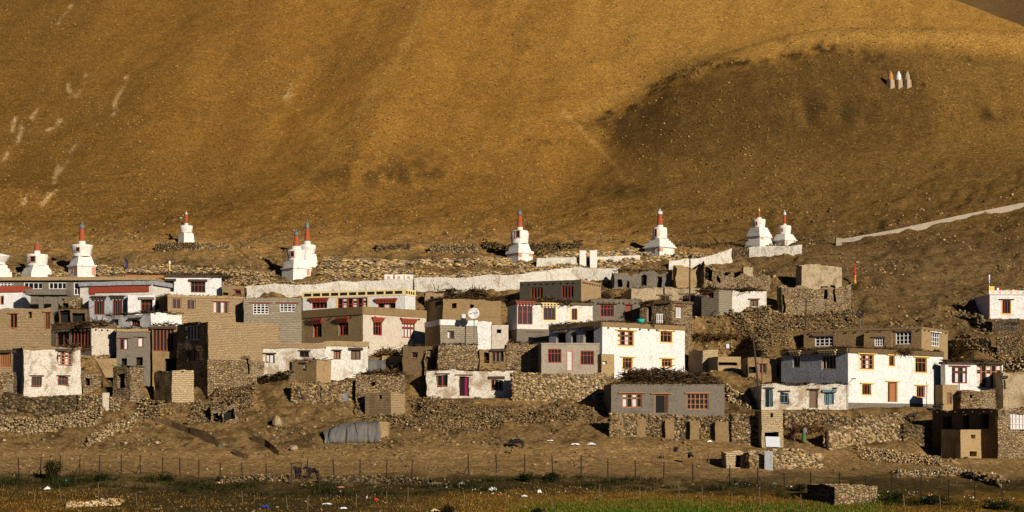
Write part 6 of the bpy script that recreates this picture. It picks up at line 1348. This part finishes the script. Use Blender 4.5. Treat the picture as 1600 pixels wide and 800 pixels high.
def bird(label, px, py, Y, up, bank):
    c = Vector(at(px, py, Y)); root = empty('crow', c, label, 'bird', 'two black birds flying low over the slope'); V = []; Fq = []
    b = MB(); n = 8; P = [(-.26, .02), (-.18, .05), (0, .085), (.14, .06), (.22, .045), (.30, .01)]; i0 = 0
    for f_, r in P:
        for k in range(n): t = 2*math.pi*k/n; b.V.append((c.x-f_*.8, c.y-f_*.55+r*math.cos(t), c.z+r*math.sin(t)))
    for j in range(len(P)-1):
        for k in range(n): b.F.append((j*n+k, j*n+(k+1) % n, (j+1)*n+(k+1) % n, (j+1)*n+k)); b.M.append(0)
    b.build('body', M['fur'], root, smooth=True)
    for sg in (-1, 1):
        w = Vector((.12*sg*bank, .30*sg, up*(1 if sg > 0 else .8))); f_ = Vector((-.8, -.55, 0)); b = MB(); t = Vector((0, 0, .012))
        p = [c+f_*.13, c-f_*.16, c+w*.6-f_*.26, c+w*1.25-f_*.22, c+w*1.2+f_*.02, c+w*.6+f_*.16]
        b.poly([q+t for q in p]); b.poly([q-t for q in reversed(p)])
        for k in range(6): a, d = p[k], p[(k+1) % 6]; b.quad(a-t, d-t, d+t, a+t)
        b.build('wing', M['fur'], root)
G1 = gpt(1052, 718); bird('black bird flying low with wings raised, left of the pair', 1055, 705, G1[1]-1.1, .28, 1)
G2 = gpt(1076, 720); bird('black bird flying low with wings spread, right of the pair', 1078, 708, G2[1]-1.1, -.34, -1)

# ------------------------------------------------------------------ rags and bags
def rag(label, px, py, w, hh, mat, name='plastic_bag', group=None):
    x, Y, z = gpt(px, py); s = Y/F; n = 7; V = []; Fq = []
    for i in range(n):
        for j in range(n):
            u, v = i/(n-1)-.5, j/(n-1)-.5; e = max(0, 1-4*(u*u+v*v)*.9)
            V.append((x+u*w*s+RS.uniform(-.04, .04), Y+v*w*s*.7+RS.uniform(-.04, .04), z+.02+hh*.7*s*e**.5*RS.uniform(.2, 1.1)))
    for i in range(n-1):
        for j in range(n-1): a = i*n+j; Fq.append((a, a+n, a+n+1, a+1))
    o = mesh_obj(name, V, Fq, M[mat], None, (x, Y, z)); sm = o.modifiers.new('t', 'SOLIDIFY'); sm.thickness = .01; return tag(o, label, 'rubbish', group)
for (px, py, w, hh, m, lab) in ((860, 689, 9, 2.5, 'whitecloth', 'white plastic scrap at the foot of a post on the slope'), (899, 695, 14, 4, 'whitecloth', 'wide white plastic sheet lying on the slope, left of its twin'), (924, 695, 15, 5, 'whitecloth', 'wide white plastic sheet lying on the slope, nearest the long house shadow'),
  (74, 765, 9, 7, 'whitecloth', 'white bag in the dark scrub, far left'), (103, 752, 7, 4, 'aqua', 'turquoise scrap near the bush, left'), (344, 698, 6, 4, 'teal', 'blue green scrap at the end of the ditch'), (537, 795, 10, 4, 'whitecloth', 'white scrap in the field near the lower edge'), (416, 793, 14, 5, 'bluetarp', 'dark blue plastic sheet in the field'),
  (588, 782, 7, 5, 'flag_red', 'red scrap in the field'), (511, 788, 16, 3, 'whitecloth', 'long white scrap in the field'), (770, 766, 13, 9, 'whitecloth', 'pale rag in the dark scrub, centre'), (721, 757, 9, 8, 'framewhite', 'grey white rag in the dark scrub'), (819, 776, 10, 4, 'whitecloth', 'white bag in the scrub right of the pale rag'), (843, 770, 7, 8, 'whitecloth', 'thin white rag hanging in the scrub'),
  (680, 799, 13, 6, 'paleyellow', 'pale yellow plastic tub in the grass'), (992, 653, 6, 6, 'flag_red', 'red scrap on the terrace of the grey cement house'), (1210, 757, 6, 4, 'teal', 'blue scrap beside the track'), (1444, 780, 6, 6, 'aqua', 'turquoise bag in the green bushes, right'), (1486, 740, 7, 5, 'whitecloth', 'white bag in the litter at lower right'),
  (533, 762, 10, 3, 'salmon', 'faded pink scrap by the fence'), (579, 755, 9, 3, 'aqua', 'pale turquoise scrap by the fence'), (590, 689, 9, 9, 'whitecloth', 'white bag hanging at the right end of the large tarpaulin'), (1109, 691, 8, 4, 'whitecloth', 'white scrap under the terrace wall')):
    rag(lab, px, py, w, hh, m)
def litter(n, u0, u1, f_, name, label):
    u = RS.uniform(u0, u1, n); v = f_(u)+RS.normal(0, 2.2, n); P = np.array([gpt(a, b) for a, b in zip(u, v)]); P[:, 2] += .03; s = RS.uniform(.03, .12, n)
    V, Fq = leaves_geo(P, s); c = np.array([(.7,.68,.66),(.6,.55,.5),(.1,.2,.4),(.5,.1,.08),(.2,.4,.38),(.7,.6,.3)])[RS.choice(6, n, p=[.45,.3,.06,.06,.07,.06])]
    tag(mesh_obj(name, V, Fq, M['litter'], None, tuple(P[0]), col=np.repeat(c, 4, 0)), label, 'litter', kind='stuff')
litter(150, 1130, 1600, lambda u: np.interp(u, [1130, 1230, 1400, 1600], [756, 760, 770, 784]), 'trackside_litter', 'scraps of paper and plastic along the fence at lower right')
litter(120, 1400, 1500, lambda u: np.interp(u, [1400, 1500], [741, 736]), 'dump_litter', 'line of rubbish scraps on the bare ground at lower right')
litter(70, 500, 950, lambda u: 768+8*np.sin(u/40), 'ditch_litter', 'scraps caught in the scrub along the ditch')

# ------------------------------------------------------------------ vegetation
LG = np.array([(.012,.022,.007),(.024,.036,.010),(.045,.052,.014),(.008,.014,.005),(.07,.06,.022)])
def veg(name, label, n, zone, hfun, tones, cat, leafy=0.0, w=.03, seed=1):
    global RS
    Y = RS.uniform(128, 163, n*6); u = RS.uniform(-60, 1660, n*6); x = (u-PXC)/F*Y; z = hz(x, Y); v = PYH-z/Y*F; k = RS.uniform(0, 1, n*6) < zone(u, v, x, Y); k = np.nonzero(k)[0][:n]
    P = np.column_stack([x[k], Y[k], z[k]-.02]); m = len(P); h_ = hfun(u[k], v[k], x[k], Y[k])*RS.uniform(.5, 1.2, m)
    V, Fq = blades_geo(P, h_, .45, w); C = pick(tones, m)
    if leafy:
        q = int(m*leafy); i = RS.randint(0, m, q); P2 = P[i]+np.column_stack([RS.normal(0, .12, q), RS.normal(0, .12, q), RS.uniform(.1, 1, q)*h_[i]]); V2, F2 = leaves_geo(P2, RS.uniform(.03, .08, q)); Fq = np.concatenate([Fq, F2+len(V)]); V = np.concatenate([V, V2]); C = np.concatenate([C, pick(LG, q)])
    return tag(mesh_obj(name, V, Fq, M['leaf'], None, (0, 145, -5), col=np.repeat(C, 4, 0)), label, cat, kind='stuff')
edge = lambda u: np.interp(u, [-60, 60, 200, 330, 450, 560, 620, 720, 900, 1000, 1200, 1400, 1660], [738, 742, 745, 752, 757, 757, 760, 752, 744, 749, 758, 770, 790])
veg('ditch_scrub', 'band of dark green scrub along the fence', 26000, lambda u, v, x, Y: sstep(-2, 3, v-edge(u))*(1-sstep(14, 24, v-edge(u)))*np.clip(.35+2.2*fbm(x/1.6, Y/1.6, 15, 3), 0, 1), lambda u, v, x, Y: (.12+.75*np.clip(fbm(x/1.6, Y/1.3, 16, 3)+.15, 0, 1)), LG, 'scrub', .8)
veg('dry_grass', 'ochre dry grass of the field edge', 34000, lambda u, v, x, Y: sstep(12, 26, v-edge(u))*np.clip(.25+.75*sstep(500, 760, u)+.3*sstep(250, 60, u)+1.6*fbm(x/2.5, Y/2, 17, 3), .05, 1), lambda u, v, x, Y: .16+0*u, np.array([(.40,.23,.05),(.32,.17,.035),(.20,.12,.035),(.42,.28,.08),(.10,.085,.025)]), 'grass', 0, .022)
veg('green_crop', 'bright green crop strip at the bottom edge', 26000, lambda u, v, x, Y: sstep(781, 786, v-3*np.sin(u/60)+5*sstep(1250, 1400, u)*3)*sstep(780, 880, u)*sstep(1430, 1330, u), lambda u, v, x, Y: .2+0*u, np.array([(.08,.16,.018),(.10,.20,.024),(.06,.11,.015),(.16,.22,.03)]), 'grass', 0, .02)
veg('thin_weeds', 'thin green weeds over the stony verge', 12000, lambda u, v, x, Y: sstep(12, 20, v-edge(u))*sstep(780, 500, u)*np.clip(.1+1.8*fbm(x/2, Y/2, 18, 3), 0, 1), lambda u, v, x, Y: .1+0*u, LG*1.6, 'grass', .3)
def bush(label, px, py, w, h, n, tones=LG, name='bush'):
    x, Y, z = gpt(px, py); root = empty(name, (x, Y, z), label, 'bush'); ns = 26; A = np.tile([x, Y, z], (ns, 1))+RS.normal(0, .08, (ns, 3))*[1, 1, 0]; D = RS.normal(0, .42, (ns, 3)); D[:, 2] = 1; D /= np.linalg.norm(D, axis=1)[:, None]; Ls = RS.uniform(.6, 1, ns)*h
    sticks_obj('stem', A, D, Ls, RS.uniform(.012, .02, ns), pick(TWIG, ns), root)
    i = RS.randint(0, ns, n); t = RS.uniform(.15, 1.05, n); P = A[i]+D[i]*(Ls[i]*t)[:, None]*[w/h*1.1, w/h*1.1, 1]+RS.normal(0, .10, (n, 3)); V, Fq = leaves_geo(P, RS.uniform(.04, .1, n)); mesh_obj('foliage', V, Fq, M['leaf'], root, col=np.repeat(pick(tones, n), 4, 0)); return root
DG = LG*.7
bush('tall dark bush by the fence, far left', 80, 750, .95, 1.8, 2600, DG)
bush('rounded dark bush at the bottom edge, centre left', 700, 803, .7, .6, 900, DG)
bush('second rounded dark bush at the bottom edge, right of the first', 838, 804, .6, .45, 700, DG)
bush('dark green bush right of the foreground stone pen', 1400, 785, 1.1, .8, 1500)
bush('green bush below the fence, lower right', 1455, 788, 1.5, .6, 1400)
bush('green bush in the lower right corner', 1560, 796, 1.6, .6, 1400)
bush('dark bush left of the foreground stone pen', 1250, 768, .8, .55, 800, DG)
bush('dark green bush by the fence, right of centre', 822, 752, 1.3, .7, 1500)
bush('spreading dark bush at the fence, centre', 862, 751, 1.2, .6, 1300, DG)
bush('small dark bush at the fence, left', 160, 751, 1.3, .45, 800, DG)
bush('dark scrub bush among the posts, left', 262, 752, 1.1, .5, 800, DG)
bush('bare grey bush stems in the arched dark passage', 676, 582, .5, 1.2, 60, TWIG, 'bare_bush')
for o_ in COL.objects:
    if o_.parent is None and o_.type in ('MESH', 'EMPTY') and o_.get('label') and not o_.get('kind'): o_['kind'] = 'thing'
